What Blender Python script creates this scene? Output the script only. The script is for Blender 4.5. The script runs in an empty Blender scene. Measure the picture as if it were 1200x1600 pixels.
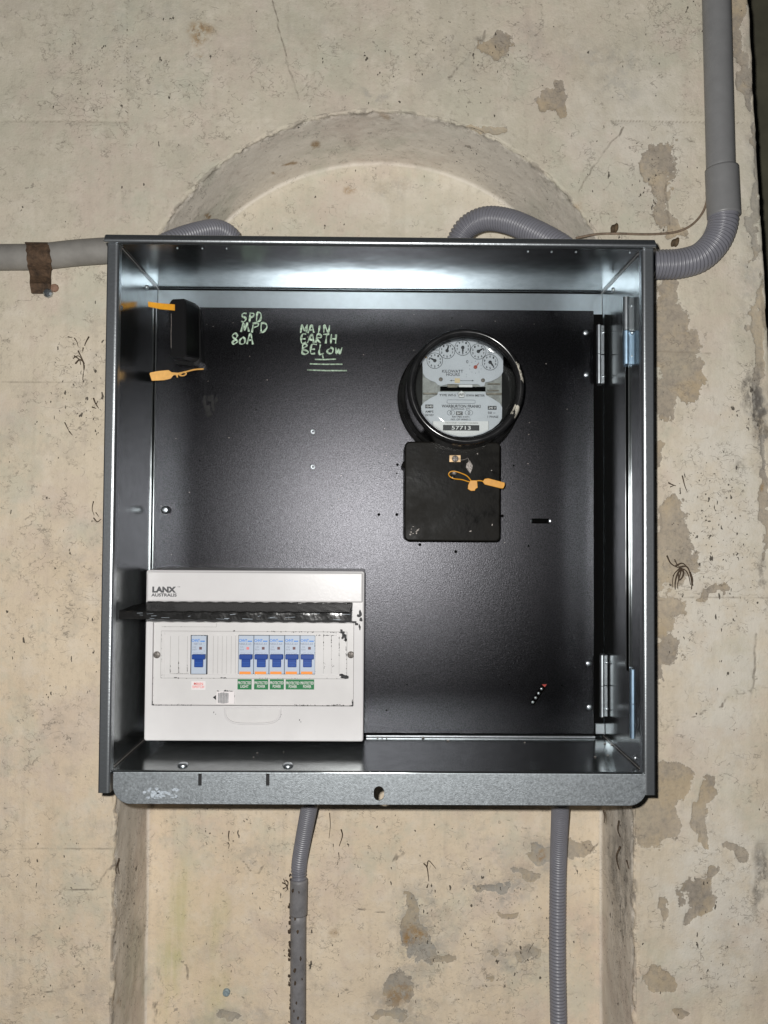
import bpy, bmesh, math, random
import numpy as np
from mathutils import Vector, Matrix
from mathutils.geometry import delaunay_2d_cdt
R_ = math.radians
rnd = random.Random(7)
sc = bpy.context.scene
COL = sc.collection

# ------------------------------------------------------------------ camera
F = 1202.0
CAM = Vector((0.0, -0.874, 0.0))
yaw, pit, rol = R_(0.48), R_(1.6), R_(0.38)
fw = Vector((math.sin(yaw)*math.cos(pit), math.cos(yaw)*math.cos(pit), math.sin(pit)))
r0 = Vector((math.cos(yaw), -math.sin(yaw), 0))
u0 = r0.cross(fw)
rt = r0*math.cos(rol) + u0*math.sin(rol)
up = u0*math.cos(rol) - r0*math.sin(rol)
cd = bpy.data.cameras.new('camera')
cam = bpy.data.objects.new('camera', cd); COL.objects.link(cam)
cam.matrix_world = Matrix(((rt.x, up.x, -fw.x, CAM.x), (rt.y, up.y, -fw.y, CAM.y), (rt.z, up.z, -fw.z, CAM.z), (0, 0, 0, 1)))
cd.sensor_fit = 'VERTICAL'; cd.sensor_height = 36.0; cd.sensor_width = 27.0
cd.lens = 36.0*F/1600.0
cd.clip_start = 0.01; cd.clip_end = 100
sc.camera = cam

# ------------------------------------------------------------------ world, flash, exposure
w = bpy.data.worlds.new('World'); sc.world = w; w.use_nodes = True
bg = w.node_tree.nodes['Background']
bg.inputs[0].default_value = (0.75, 0.86, 1.0, 1); bg.inputs[1].default_value = 0.020
ld = bpy.data.lights.new('phone_flash', 'POINT')
ld.energy = 1.0; ld.shadow_soft_size = 0.006; ld.use_nodes = True
nt = ld.node_tree; em = nt.nodes['Emission']
fo = nt.nodes.new('ShaderNodeLightFalloff'); fo.inputs[0].default_value = 22.0; fo.inputs[1].default_value = 0.0
fa = nt.nodes.new('ShaderNodeMath'); fa.operation = 'ADD'
nt.links.new(fo.outputs['Linear'], fa.inputs[0]); nt.links.new(fo.outputs['Constant'], fa.inputs[1]); nt.links.new(fa.outputs[0], em.inputs['Strength']); em.inputs['Color'].default_value = (1, 0.985, 0.955, 1)
lo = bpy.data.objects.new('phone_flash', ld); COL.objects.link(lo)
lo.location = CAM + rt*(-0.024) + up*(0.024) + fw*(-0.004)
sc.view_settings.view_transform = 'Standard'; sc.view_settings.look = 'None'
sc.view_settings.exposure = 0.0; sc.view_settings.gamma = 1.0; sc.view_settings.use_curve_mapping = False
sc.cycles.caustics_reflective = True; sc.cycles.caustics_refractive = False
sc.cycles.blur_glossy = 0.4; sc.cycles.sample_clamp_indirect = 4.0
sc.cycles.max_bounces = 8

# ------------------------------------------------------------------ picture -> plane y
def P(px, py, y):
    d = fw*F + rt*(px-600) + up*(800-py)
    return CAM + d*((y-CAM.y)/d.y)
def M(npx, y):            # pixel length -> metres on plane y
    return npx*(y-CAM.y)/F

# ------------------------------------------------------------------ materials
def mat(name, col=(.5, .5, .5), rough=.5, metal=0.0, spec=.5, coat=0.0, nscale=0, namt=0.0, bump=0.0, bscale=200, rvar=0.0, alpha=1, trans=0, stretch=None):
    m = bpy.data.materials.new(name); m.use_nodes = True
    t = m.node_tree; b = t.nodes['Principled BSDF']
    b.inputs['Base Color'].default_value = (*col, 1); b.inputs['Roughness'].default_value = rough
    b.inputs['Metallic'].default_value = metal; b.inputs['Specular IOR Level'].default_value = spec
    b.inputs['Coat Weight'].default_value = coat; b.inputs['Alpha'].default_value = alpha
    b.inputs['Transmission Weight'].default_value = trans
    tc = t.nodes.new('ShaderNodeTexCoord'); src = tc.outputs['Object']
    if stretch:
        mp = t.nodes.new('ShaderNodeMapping'); mp.inputs['Scale'].default_value = stretch
        t.links.new(src, mp.inputs[0]); src = mp.outputs[0]
    if nscale:
        n = t.nodes.new('ShaderNodeTexNoise'); n.inputs['Scale'].default_value = nscale; n.inputs['Detail'].default_value = 6
        n.inputs['Roughness'].default_value = .65
        t.links.new(src, n.inputs['Vector'])
        mr = t.nodes.new('ShaderNodeMapRange'); mr.inputs[1].default_value = .3; mr.inputs[2].default_value = .7
        mr.inputs[3].default_value = 1-namt; mr.inputs[4].default_value = 1+namt
        t.links.new(n.outputs[0], mr.inputs[0])
        vm = t.nodes.new('ShaderNodeVectorMath'); vm.operation = 'SCALE'; vm.inputs[0].default_value = col
        t.links.new(mr.outputs[0], vm.inputs['Scale']); t.links.new(vm.outputs[0], b.inputs['Base Color'])
        if rvar:
            m2 = t.nodes.new('ShaderNodeMapRange'); m2.inputs[1].default_value = .3; m2.inputs[2].default_value = .7
            m2.inputs[3].default_value = rough-rvar; m2.inputs[4].default_value = rough+rvar
            t.links.new(n.outputs[0], m2.inputs[0]); t.links.new(m2.outputs[0], b.inputs['Roughness'])
    if bump:
        n = t.nodes.new('ShaderNodeTexNoise'); n.inputs['Scale'].default_value = bscale; n.inputs['Detail'].default_value = 3
        t.links.new(tc.outputs['Object'], n.inputs['Vector'])
        bp = t.nodes.new('ShaderNodeBump'); bp.inputs['Strength'].default_value = bump; bp.inputs['Distance'].default_value = .001
        t.links.new(n.outputs[0], bp.inputs['Height']); t.links.new(bp.outputs[0], b.inputs['Normal'])
    return m
def swap_spec(m, rough, dist='BECKMANN', scale=1.0, diffuse=None, r2=None, c2=None):
    """replace the surface by an explicit glossy lobe (narrow tails) over a faint diffuse"""
    t = m.node_tree; b = t.nodes['Principled BSDF']; o = [n for n in t.nodes if n.type == 'OUTPUT_MATERIAL'][0]
    g = t.nodes.new('ShaderNodeBsdfGlossy'); g.distribution = dist; g.inputs['Roughness'].default_value = rough
    if b.inputs['Base Color'].is_linked: t.links.new(b.inputs['Base Color'].links[0].from_socket, g.inputs['Color'])
    else: g.inputs['Color'].default_value = b.inputs['Base Color'].default_value
    if b.inputs['Normal'].is_linked: t.links.new(b.inputs['Normal'].links[0].from_socket, g.inputs['Normal'])
    out = g.outputs[0]
    if diffuse:
        d = t.nodes.new('ShaderNodeBsdfDiffuse'); d.inputs['Color'].default_value = (*diffuse, 1)
        a = t.nodes.new('ShaderNodeAddShader'); t.links.new(out, a.inputs[0]); t.links.new(d.outputs[0], a.inputs[1]); out = a.outputs[0]
    if r2:
        d = t.nodes.new('ShaderNodeBsdfGlossy'); d.distribution = 'GGX'; d.inputs['Roughness'].default_value = r2; d.inputs['Color'].default_value = (*c2, 1)
        a = t.nodes.new('ShaderNodeAddShader'); t.links.new(out, a.inputs[0]); t.links.new(d.outputs[0], a.inputs[1]); out = a.outputs[0]
    t.links.new(out, o.inputs['Surface']); t.nodes.remove(b)
    return m
GALV = swap_spec(mat('galvanised_steel', (.315, .33, .335), .24, 1, nscale=60, namt=.12, bump=1.0, bscale=11), .225, r2=.55, c2=(.042, .044, .044))
GALVF = mat('galvanised_flange', (.46, .495, .52), .52, 1, nscale=420, namt=.26, rvar=.05, bump=.25, bscale=900)
RIM = swap_spec(mat('galvanised_rim', (.37, .39, .405), .4, 1, nscale=300, namt=.2, bump=.12, bscale=700), .37, r2=.6, c2=(.14, .148, .155))
ZINC = mat('zinc_plated', (.52, .56, .59), .36, 1, nscale=90, namt=.06, rvar=.03)
BLUEZ = mat('blue_zinc', (.36, .50, .64), .48, 1, nscale=90, namt=.10, rvar=.04)
BLACKP = swap_spec(mat('black_powder_coat', (.031, .031, .034), .37, 0, nscale=700, namt=.6, bump=.20, bscale=950), .335, diffuse=(.0022, .0022, .0024))
BAKE = mat('black_bakelite', (.012, .012, .012), .30, 0, spec=.5, nscale=50, namt=.5, rvar=.08, bump=.1, bscale=300)
BAKED = mat('dusty_bakelite', (.0075, .007, .006), .42, 0, spec=.055, nscale=30, namt=.8, rvar=.16, bump=.15, bscale=160)
FUSE = mat('black_fuse_plastic', (.004, .004, .0045), .35, 0, spec=.25)
BLK = mat('black_print', (.01, .01, .012), .6)
HOLE = mat('dark_hole', (.003, .003, .003), .9, spec=0)
WHITE = mat('white_plastic', (.62, .605, .605), .28, 0, nscale=25, namt=.03, bump=.05, bscale=250)
WHITE2 = mat('off_white_plastic', (.61, .595, .59), .34, 0, nscale=25, namt=.04)
BRK = mat('breaker_body', (.45, .51, .60), .35)
LGREY = mat('seam_grey', (.30, .29, .28), .6)
BLUE = mat('blue_toggle', (.012, .055, .27), .32)
ORANGE = mat('orange_band', (.85, .28, .04), .5)
PRBLUE = mat('blue_print', (.05, .22, .62), .5)
PRGREY = mat('grey_print', (.22, .24, .30), .5)
PRDK = mat('dark_grey_print', (.07, .07, .075), .5)
RED = mat('red_print', (.75, .09, .08), .5)
BROWNI = mat('brown_indicator', (.14, .06, .06), .5)
PINKI = mat('pink_indicator', (.72, .22, .22), .5)
GREEN = mat('green_label', (.0, .15, .042), .5)
LABW = mat('label_white', (.74, .70, .70), .45)
DIALW = mat('dial_plate', (.47, .50, .56), .42, 0, nscale=30, namt=.06)
DIALB = mat('dial_plate_bright', (.66, .67, .70), .4)
MECH = mat('meter_mechanism', (.24, .25, .25), .5, .3, nscale=120, namt=.4)
DPRINT = mat('meter_print', (.012, .014, .02), .5)
YEL = mat('yellow_seal_plastic', (.56, .25, .010), .4, nscale=200, namt=.12)
YELP = mat('pale_yellow_seal_plastic', (.66, .36, .10), .45, nscale=200, namt=.12)
BRASS = mat('tarnished_brass', (.32, .22, .12), .45, .5, nscale=200, namt=.5)
LEAD = mat('lead_seal', (.20, .18, .165), .5, .4, nscale=400, namt=.4, bump=.5, bscale=700)
PVC = mat('grey_pvc', (.17, .17, .172), .42, 0, nscale=40, namt=.08)
PVCL = mat('weathered_grey_pvc', (.205, .195, .18), .5, 0, nscale=22, namt=.22)
PVCD = mat('dirty_grey_pvc', (.17, .165, .17), .5, 0, nscale=60, namt=.25)
FLEX = mat('grey_corrugated', (.16, .16, .182), .36, 0, nscale=60, namt=.07)
RUST = mat('rusty_steel', (.075, .045, .026), .8, .2, nscale=110, namt=.7, bump=.8, bscale=350)
ROOT = mat('dry_root', (.055, .035, .02), .85, 0, nscale=200, namt=.5)
PEN = mat('green_marker', (.33, .43, .33), .7, nscale=330, namt=.7)
DUST = mat('white_residue', (.45, .50, .55), .7, nscale=300, namt=.3)
CORD = mat('painted_cord', (.16, .115, .08), .7, nscale=150, namt=.4)
RUB = mat('black_rubber', (.012, .012, .014), .6)
TAN = mat('tan_marker', (.58, .47, .30), .5)

# smoked lid: dark translucent sheet, scuffed
LID = mat('smoked_lid', (.014, .0135, .0135), .16, 0, spec=.9, nscale=18, namt=.6, bump=1.0, bscale=60, rvar=.1, stretch=(.25, 1, 1))
swap_spec(LID, .22, 'GGX', diffuse=(.012, .0115, .011))
for nd in LID.node_tree.nodes:
    if nd.type == 'BSDF_GLOSSY': nd.inputs['Color'].default_value = (.10, .10, .10, 1); [LID.node_tree.links.remove(l) for l in list(nd.inputs['Color'].links)]
t = LID.node_tree; o_ = [n for n in t.nodes if n.type == 'OUTPUT_MATERIAL'][0]; sh = o_.inputs['Surface'].links[0].from_socket
mx = t.nodes.new('ShaderNodeMixShader'); mx.inputs[0].default_value = .22; tr = t.nodes.new('ShaderNodeBsdfTransparent'); t.links.new(sh, mx.inputs[1]); t.links.new(tr.outputs[0], mx.inputs[2]); t.links.new(mx.outputs[0], o_.inputs['Surface'])
# clear window glass: transparent with a fresnel reflection
GL = bpy.data.materials.new('window_glass'); GL.use_nodes = True
t = GL.node_tree; t.nodes.clear()
o_ = t.nodes.new('ShaderNodeOutputMaterial'); mx = t.nodes.new('ShaderNodeMixShader'); tr = t.nodes.new('ShaderNodeBsdfTransparent')
gs = t.nodes.new('ShaderNodeBsdfGlossy'); gs.inputs['Roughness'].default_value = .05; fr = t.nodes.new('ShaderNodeFresnel')
tr.inputs[0].default_value = (.93, .94, .93, 1)
t.links.new(fr.outputs[0], mx.inputs[0]); t.links.new(tr.outputs[0], mx.inputs[1]); t.links.new(gs.outputs[0], mx.inputs[2]); t.links.new(mx.outputs[0], o_.inputs[0])

# ------------------------------------------------------------------ object helpers
def tag(o, label, cat, group=None, kind=None):
    o['label'] = label; o['category'] = cat
    if group: o['group'] = group
    if kind: o['kind'] = kind
    return o
def thing(name, label, cat, loc, group=None):
    o = bpy.data.objects.new(name, None); COL.objects.link(o); o.location = loc
    o.empty_display_size = .02
    return tag(o, label, cat, group)
def wpos(o):
    v = Vector((0, 0, 0))
    while o is not None:
        v = v + o.location; o = o.parent
    return v
def link(name, me, m, parent=None, origin=None):
    """me holds world coordinates; becomes a child of parent or a top-level object"""
    if m is not None: me.materials.append(m)
    o = bpy.data.objects.new(name, me)
    if parent is not None:
        me.transform(Matrix.Translation(-wpos(parent))); o.parent = parent
    else:
        if origin is None:
            n = len(me.vertices); co = np.empty(n*3); me.vertices.foreach_get('co', co); co = co.reshape(-1, 3)
            a, b = co.min(0), co.max(0)
            origin = Vector(((a[0]+b[0])/2, b[1], a[2]))
        me.transform(Matrix.Translation(-Vector(origin))); o.location = origin
    COL.objects.link(o)
    return o
def done(bm, name, m, parent=None, smooth=False, origin=None, recalc=True):
    if recalc: bmesh.ops.recalc_face_normals(bm, faces=bm.faces)
    me = bpy.data.meshes.new(name); bm.to_mesh(me); bm.free()
    if smooth: me.polygons.foreach_set('use_smooth', [True]*len(me.polygons))
    return link(name, me, m, parent, origin)
def box(bm, a, b, bev=0.0, seg=2):
    x0, y0, z0 = a; x1, y1, z1 = b
    if x0 > x1: x0, x1 = x1, x0
    if z0 > z1: z0, z1 = z1, z0
    if y0 > y1: y0, y1 = y1, y0
    g = bmesh.ops.create_cube(bm, size=1)
    for v in g['verts']:
        v.co = Vector((x0+(v.co.x+.5)*(x1-x0), y0+(v.co.y+.5)*(y1-y0), z0+(v.co.z+.5)*(z1-z0)))
    if bev:
        es = set()
        for v in g['verts']: es.update(v.link_edges)
        bmesh.ops.bevel(bm, geom=list(es), offset=bev, segments=seg, affect='EDGES', profile=.5)
def pbox(bm, x0, y0, x1, y1, ya, yb, bev=0.0):
    """box from a pixel rectangle measured on plane ya, reaching back to yb"""
    a = P(x0, (y0+y1)/2, ya).x; b = P(x1, (y0+y1)/2, ya).x
    c = P((x0+x1)/2, y0, ya).z; d = P((x0+x1)/2, y1, ya).z
    box(bm, (a, ya, d), (b, yb, c), bev)
def offset(poly, d):
    n = len(poly); out = []
    A = sum(poly[i][0]*poly[(i+1) % n][1]-poly[(i+1) % n][0]*poly[i][1] for i in range(n))
    s = 1 if A > 0 else -1
    for i in range(n):
        p, q, r = poly[i-1], poly[i], poly[(i+1) % n]
        e1 = Vector((q[0]-p[0], q[1]-p[1])); e2 = Vector((r[0]-q[0], r[1]-q[1]))
        if e1.length < 1e-9 or e2.length < 1e-9: out.append(q); continue
        n1 = Vector((-e1.y, e1.x)).normalized()*s; n2 = Vector((-e2.y, e2.x)).normalized()*s
        m_ = (n1+n2)
        if m_.length < 1e-6: out.append(q); continue
        m_.normalize(); k = d/max(.4, m_.dot(n1))
        out.append((q[0]+m_.x*k, q[1]+m_.y*k))
    return out
def inpoly(x, y, pg):
    c = False; n = len(pg)
    for i in range(n):
        (x0, y0), (x1, y1) = pg[i-1], pg[i]
        if (y0 > y) != (y1 > y) and x < (x1-x0)*(y-y0)/(y1-y0)+x0: c = not c
    return c
def plate(bm, outer, holes, y0, y1, ch=0.0, segs=3):
    """outline in (x,z) extruded from y0 (front) to y1, front edge rounded by ch; holes cut through"""
    def ring(pts, y): return [bm.verts.new((p[0], y, p[1])) for p in pts]
    fo = outer; rings = []
    if ch:
        for k in range(segs+1):
            a = math.pi/2*k/segs
            rings.append((offset(outer, ch*(1-math.sin(a))), y0+ch*(1-math.cos(a))))
        rings = [(p, y) for p, y in rings]
    else: rings = [(outer, y0)]
    rv = [ring(p, y) for p, y in rings] + [ring(outer, y1)]
    hv = [(ring(h, y0), ring(h, y1)) for h in holes]
    def cap(vo, vhs):
        loops = [vo]+list(vhs); flat = [v for l in loops for v in l]; ed = []; k = 0
        for l in loops: ed += [(k+i, k+(i+1) % len(l)) for i in range(len(l))]; k += len(l)
        V, _, Fc, ov, _, _ = delaunay_2d_cdt([Vector((v.co.x, v.co.z)) for v in flat], ed, [], 1, 1e-8)
        hp = [[(v.co.x, v.co.z) for v in h] for h in vhs]
        for f in Fc:
            cx_ = sum(V[i].x for i in f)/3; cy_ = sum(V[i].y for i in f)/3
            if any(inpoly(cx_, cy_, h) for h in hp): continue
            try: bm.faces.new([flat[ov[i][0]] for i in f])
            except (ValueError, IndexError): pass
    cap(rv[0], [h[0] for h in hv]); cap(rv[-1], [h[1] for h in hv])
    for a, b in zip(rv[:-1], rv[1:]):
        n = len(a)
        for i in range(n): bm.faces.new((a[i], a[(i+1) % n], b[(i+1) % n], b[i]))
    for a, b in hv:
        n = len(a)
        for i in range(n): bm.faces.new((a[i], a[(i+1) % n], b[(i+1) % n], b[i]))
def rrect(x0, z0, x1, z1, r, n=6, corners=(1, 1, 1, 1)):
    if x0 > x1: x0, x1 = x1, x0
    if z0 > z1: z0, z1 = z1, z0
    out = []
    for (cx, cz, a0, c) in ((x1-r, z1-r, 0, 0), (x0+r, z1-r, 90, 1), (x0+r, z0+r, 180, 2), (x1-r, z0+r, 270, 3)):
        if corners[c] and r > 0:
            for k in range(n+1):
                a = R_(a0+90*k/n); out.append((cx+r*math.cos(a), cz+r*math.sin(a)))
        else:
            out.append(((x1, x0, x0, x1)[c], (z1, z1, z0, z0)[c]))
    return out
def circ(cx, cz, r, n=24, ax=1.0): return [(cx+r*ax*math.cos(2*math.pi*k/n), cz+r*math.sin(2*math.pi*k/n)) for k in range(n)]
def prect(x0, y0, x1, y1, y):
    a = P(x0, (y0+y1)/2, y).x; b = P(x1, (y0+y1)/2, y).x; c = P((x0+x1)/2, y0, y).z; d = P((x0+x1)/2, y1, y).z
    return a, d, b, c
def lathe(bm, c, prof, n=64, axis='y'):
    """profile list of (r, y) spun about the y axis through (cx, cz)"""
    rings = []
    for (r, y) in prof:
        if r < 1e-7: rings.append([bm.verts.new((c[0], y, c[1]))])
        else: rings.append([bm.verts.new((c[0]+r*math.cos(2*math.pi*k/n), y, c[1]+r*math.sin(2*math.pi*k/n))) for k in range(n)])
    for a, b in zip(rings[:-1], rings[1:]):
        for i in range(n):
            j = (i+1) % n
            if len(a) == 1 and len(b) == 1: continue
            if len(a) == 1: bm.faces.new((a[0], b[j], b[i]))
            elif len(b) == 1: bm.faces.new((a[i], a[j], b[0]))
            else: bm.faces.new((a[i], a[j], b[j], b[i]))
def catmull(pts, n=12):
    p = [Vector(q) for q in pts]; p = [p[0]*2-p[1]] + p + [p[-1]*2-p[-2]]; out = []
    for i in range(1, len(p)-2):
        for k in range(n):
            t = k/n
            out.append(.5*((2*p[i]) + (p[i+1]-p[i-1])*t + (2*p[i-1]-5*p[i]+4*p[i+1]-p[i+2])*t*t + (3*p[i]-p[i-1]-3*p[i+1]+p[i+2])*t**3))
    out.append(p[-2]); return out
def tube(bm, path, rad, n=10, caps=True, squash=1.0):
    """rad: number or function of arc length; path: list of Vector"""
    L = 0; prev = None; rings = []; T0 = (path[1]-path[0]).normalized()
    nv = Vector((0, -1, 0)); nv = (nv - T0*nv.dot(T0))
    if nv.length < .1: nv = Vector((0, 0, 1))
    nv.normalize()
    for i, p in enumerate(path):
        T = (path[min(i+1, len(path)-1)]-path[max(i-1, 0)]).normalized()
        nv = (nv - T*nv.dot(T)).normalized(); bv = T.cross(nv)
        if prev is not None: L += (p-prev).length
        prev = p; r = rad(L) if callable(rad) else rad
        rings.append([bm.verts.new(p + nv*(r*squash*math.cos(2*math.pi*k/n)) + bv*(r*math.sin(2*math.pi*k/n))) for k in range(n)])
    for a, b in zip(rings[:-1], rings[1:]):
        for i in range(n): bm.faces.new((a[i], a[(i+1) % n], b[(i+1) % n], b[i]))
    if caps:
        bm.faces.new(rings[0]); bm.faces.new(rings[-1])
def resample(path, step):
    out = [path[0]]; acc = 0
    for a, b in zip(path[:-1], path[1:]):
        l = (b-a).length
        while acc + l >= step:
            t = (step-acc)/l; a = a.lerp(b, t); out.append(a); l = (b-a).length; acc = 0
        acc += l
    return out
def corrugated(bm, pts, r, pitch=.0047, amp=.0016, n=28):
    path = resample(catmull(pts, 40), pitch/8)
    tube(bm, path, lambda L: r - amp*1.6*(1-abs(math.sin(math.pi*L/pitch))**.6), n)
def ctext(name, s, cx, cy, wpx, y, m, parent, hpx=None, bold=0.0, yoff=.0003, rot=0.0):
    """text centred at pixel (cx,cy) on plane y, fitted to wpx (and hpx) pixels"""
    cu = bpy.data.curves.new(name, 'FONT'); cu.body = s; cu.align_x = 'CENTER'; cu.align_y = 'CENTER'; cu.size = 1; cu.offset = bold
    cu.resolution_u = 3
    ob = bpy.data.objects.new('tmp_text', cu); COL.objects.link(ob)
    bpy.context.view_layer.update()
    me = bpy.data.meshes.new_from_object(ob.evaluated_get(bpy.context.evaluated_depsgraph_get()))
    bpy.data.objects.remove(ob); bpy.data.curves.remove(cu)
    n = len(me.vertices); co = np.empty(n*3); me.vertices.foreach_get('co', co); co = co.reshape(-1, 3)
    a, b = co.min(0), co.max(0); mid = (a+b)/2
    sx = M(wpx, y)/(b[0]-a[0]); sz = M(hpx, y)/(b[1]-a[1]) if hpx else sx
    c = P(cx, cy, y); X = (co[:, 0]-mid[0])*sx; Z = (co[:, 1]-mid[1])*sz
    cr, sr = math.cos(R_(rot)), math.sin(R_(rot))
    out = np.stack([c.x + X*cr - Z*sr, np.full(n, y-yoff), c.z + X*sr + Z*cr], 1)
    me.vertices.foreach_set('co', out.ravel()); me.update()
    me.materials.clear()
    return link(name, me, m, parent)
def copy_tree(o, parent=None, loc=None):
    c = o.copy(); COL.objects.link(c); c.parent = parent
    if loc is not None: c.location = loc
    for ch in list(o.children): copy_tree(ch, c)
    return c
# screws: local mesh, head facing -y
def screw_mesh(name, r, h, slot=True, hexa=False, cross=False):
    bm = bmesh.new()
    lathe(bm, (0, 0), [(0, -h), (r*.45, -h*.97), (r*.75, -h*.8), (r*.95, -h*.45), (r, -h*.1), (r, 0.0008)], 6 if hexa else 20)
    if slot:
        box(bm, (-r*.75, -h*1.02, -r*.11), (r*.75, -h*.6, r*.11))
        if cross: box(bm, (-r*.11, -h*1.03, -r*.75), (r*.11, -h*.61, r*.75))
    bmesh.ops.recalc_face_normals(bm, faces=bm.faces)
    me = bpy.data.meshes.new(name); bm.to_mesh(me); bm.free()
    me.polygons.foreach_set('use_smooth', [not hexa]*len(me.polygons))
    return me
S_ZINC = screw_mesh('screw', .0042, .0024, slot=False); S_ZINC.materials.append(ZINC)
S_SMALL = screw_mesh('small_screw', .0028, .0018, cross=True); S_SMALL.materials.append(ZINC)
S_DARK = screw_mesh('dull_screw', .0046, .0016, cross=True); S_DARK.materials.append(LEAD)
def screw(me, loc, parent, name='screw', rot=None, scale=1.0):
    o = bpy.data.objects.new(name, me); COL.objects.link(o); o.parent = parent
    o.location = Vector(loc) - wpos(parent)
    if rot: o.rotation_euler = rot
    o.scale = (scale,)*3
    return o

# ------------------------------------------------------------------ numpy noise
def _h(ix, iy, iz, seed):
    n = (ix.astype(np.int64)*374761393 + iy.astype(np.int64)*668265263 + iz.astype(np.int64)*2147483647 + seed*1274126177) & 0xFFFFFFFF
    n = ((n ^ (n >> 13))*1274126177) & 0xFFFFFFFF
    return ((n ^ (n >> 16)) & 0xFFFF)/65535.0
def vnoise(p, scale, seed=0):
    q = p*scale; i = np.floor(q); f = q-i; f = f*f*(3-2*f); r = 0
    for dx in (0, 1):
        for dy in (0, 1):
            for dz in (0, 1):
                wgt = (f[:, 0] if dx else 1-f[:, 0])*(f[:, 1] if dy else 1-f[:, 1])*(f[:, 2] if dz else 1-f[:, 2])
                r = r + wgt*_h(i[:, 0]+dx, i[:, 1]+dy, i[:, 2]+dz, seed)
    return r
def fbm(p, scale, seed=0, oct=4, g=.5):
    r = 0; a = 1; s = 0
    for k in range(oct):
        r = r + a*vnoise(p, scale*2**k, seed+k*17); s += a; a *= g
    return r/s*2-1

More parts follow.
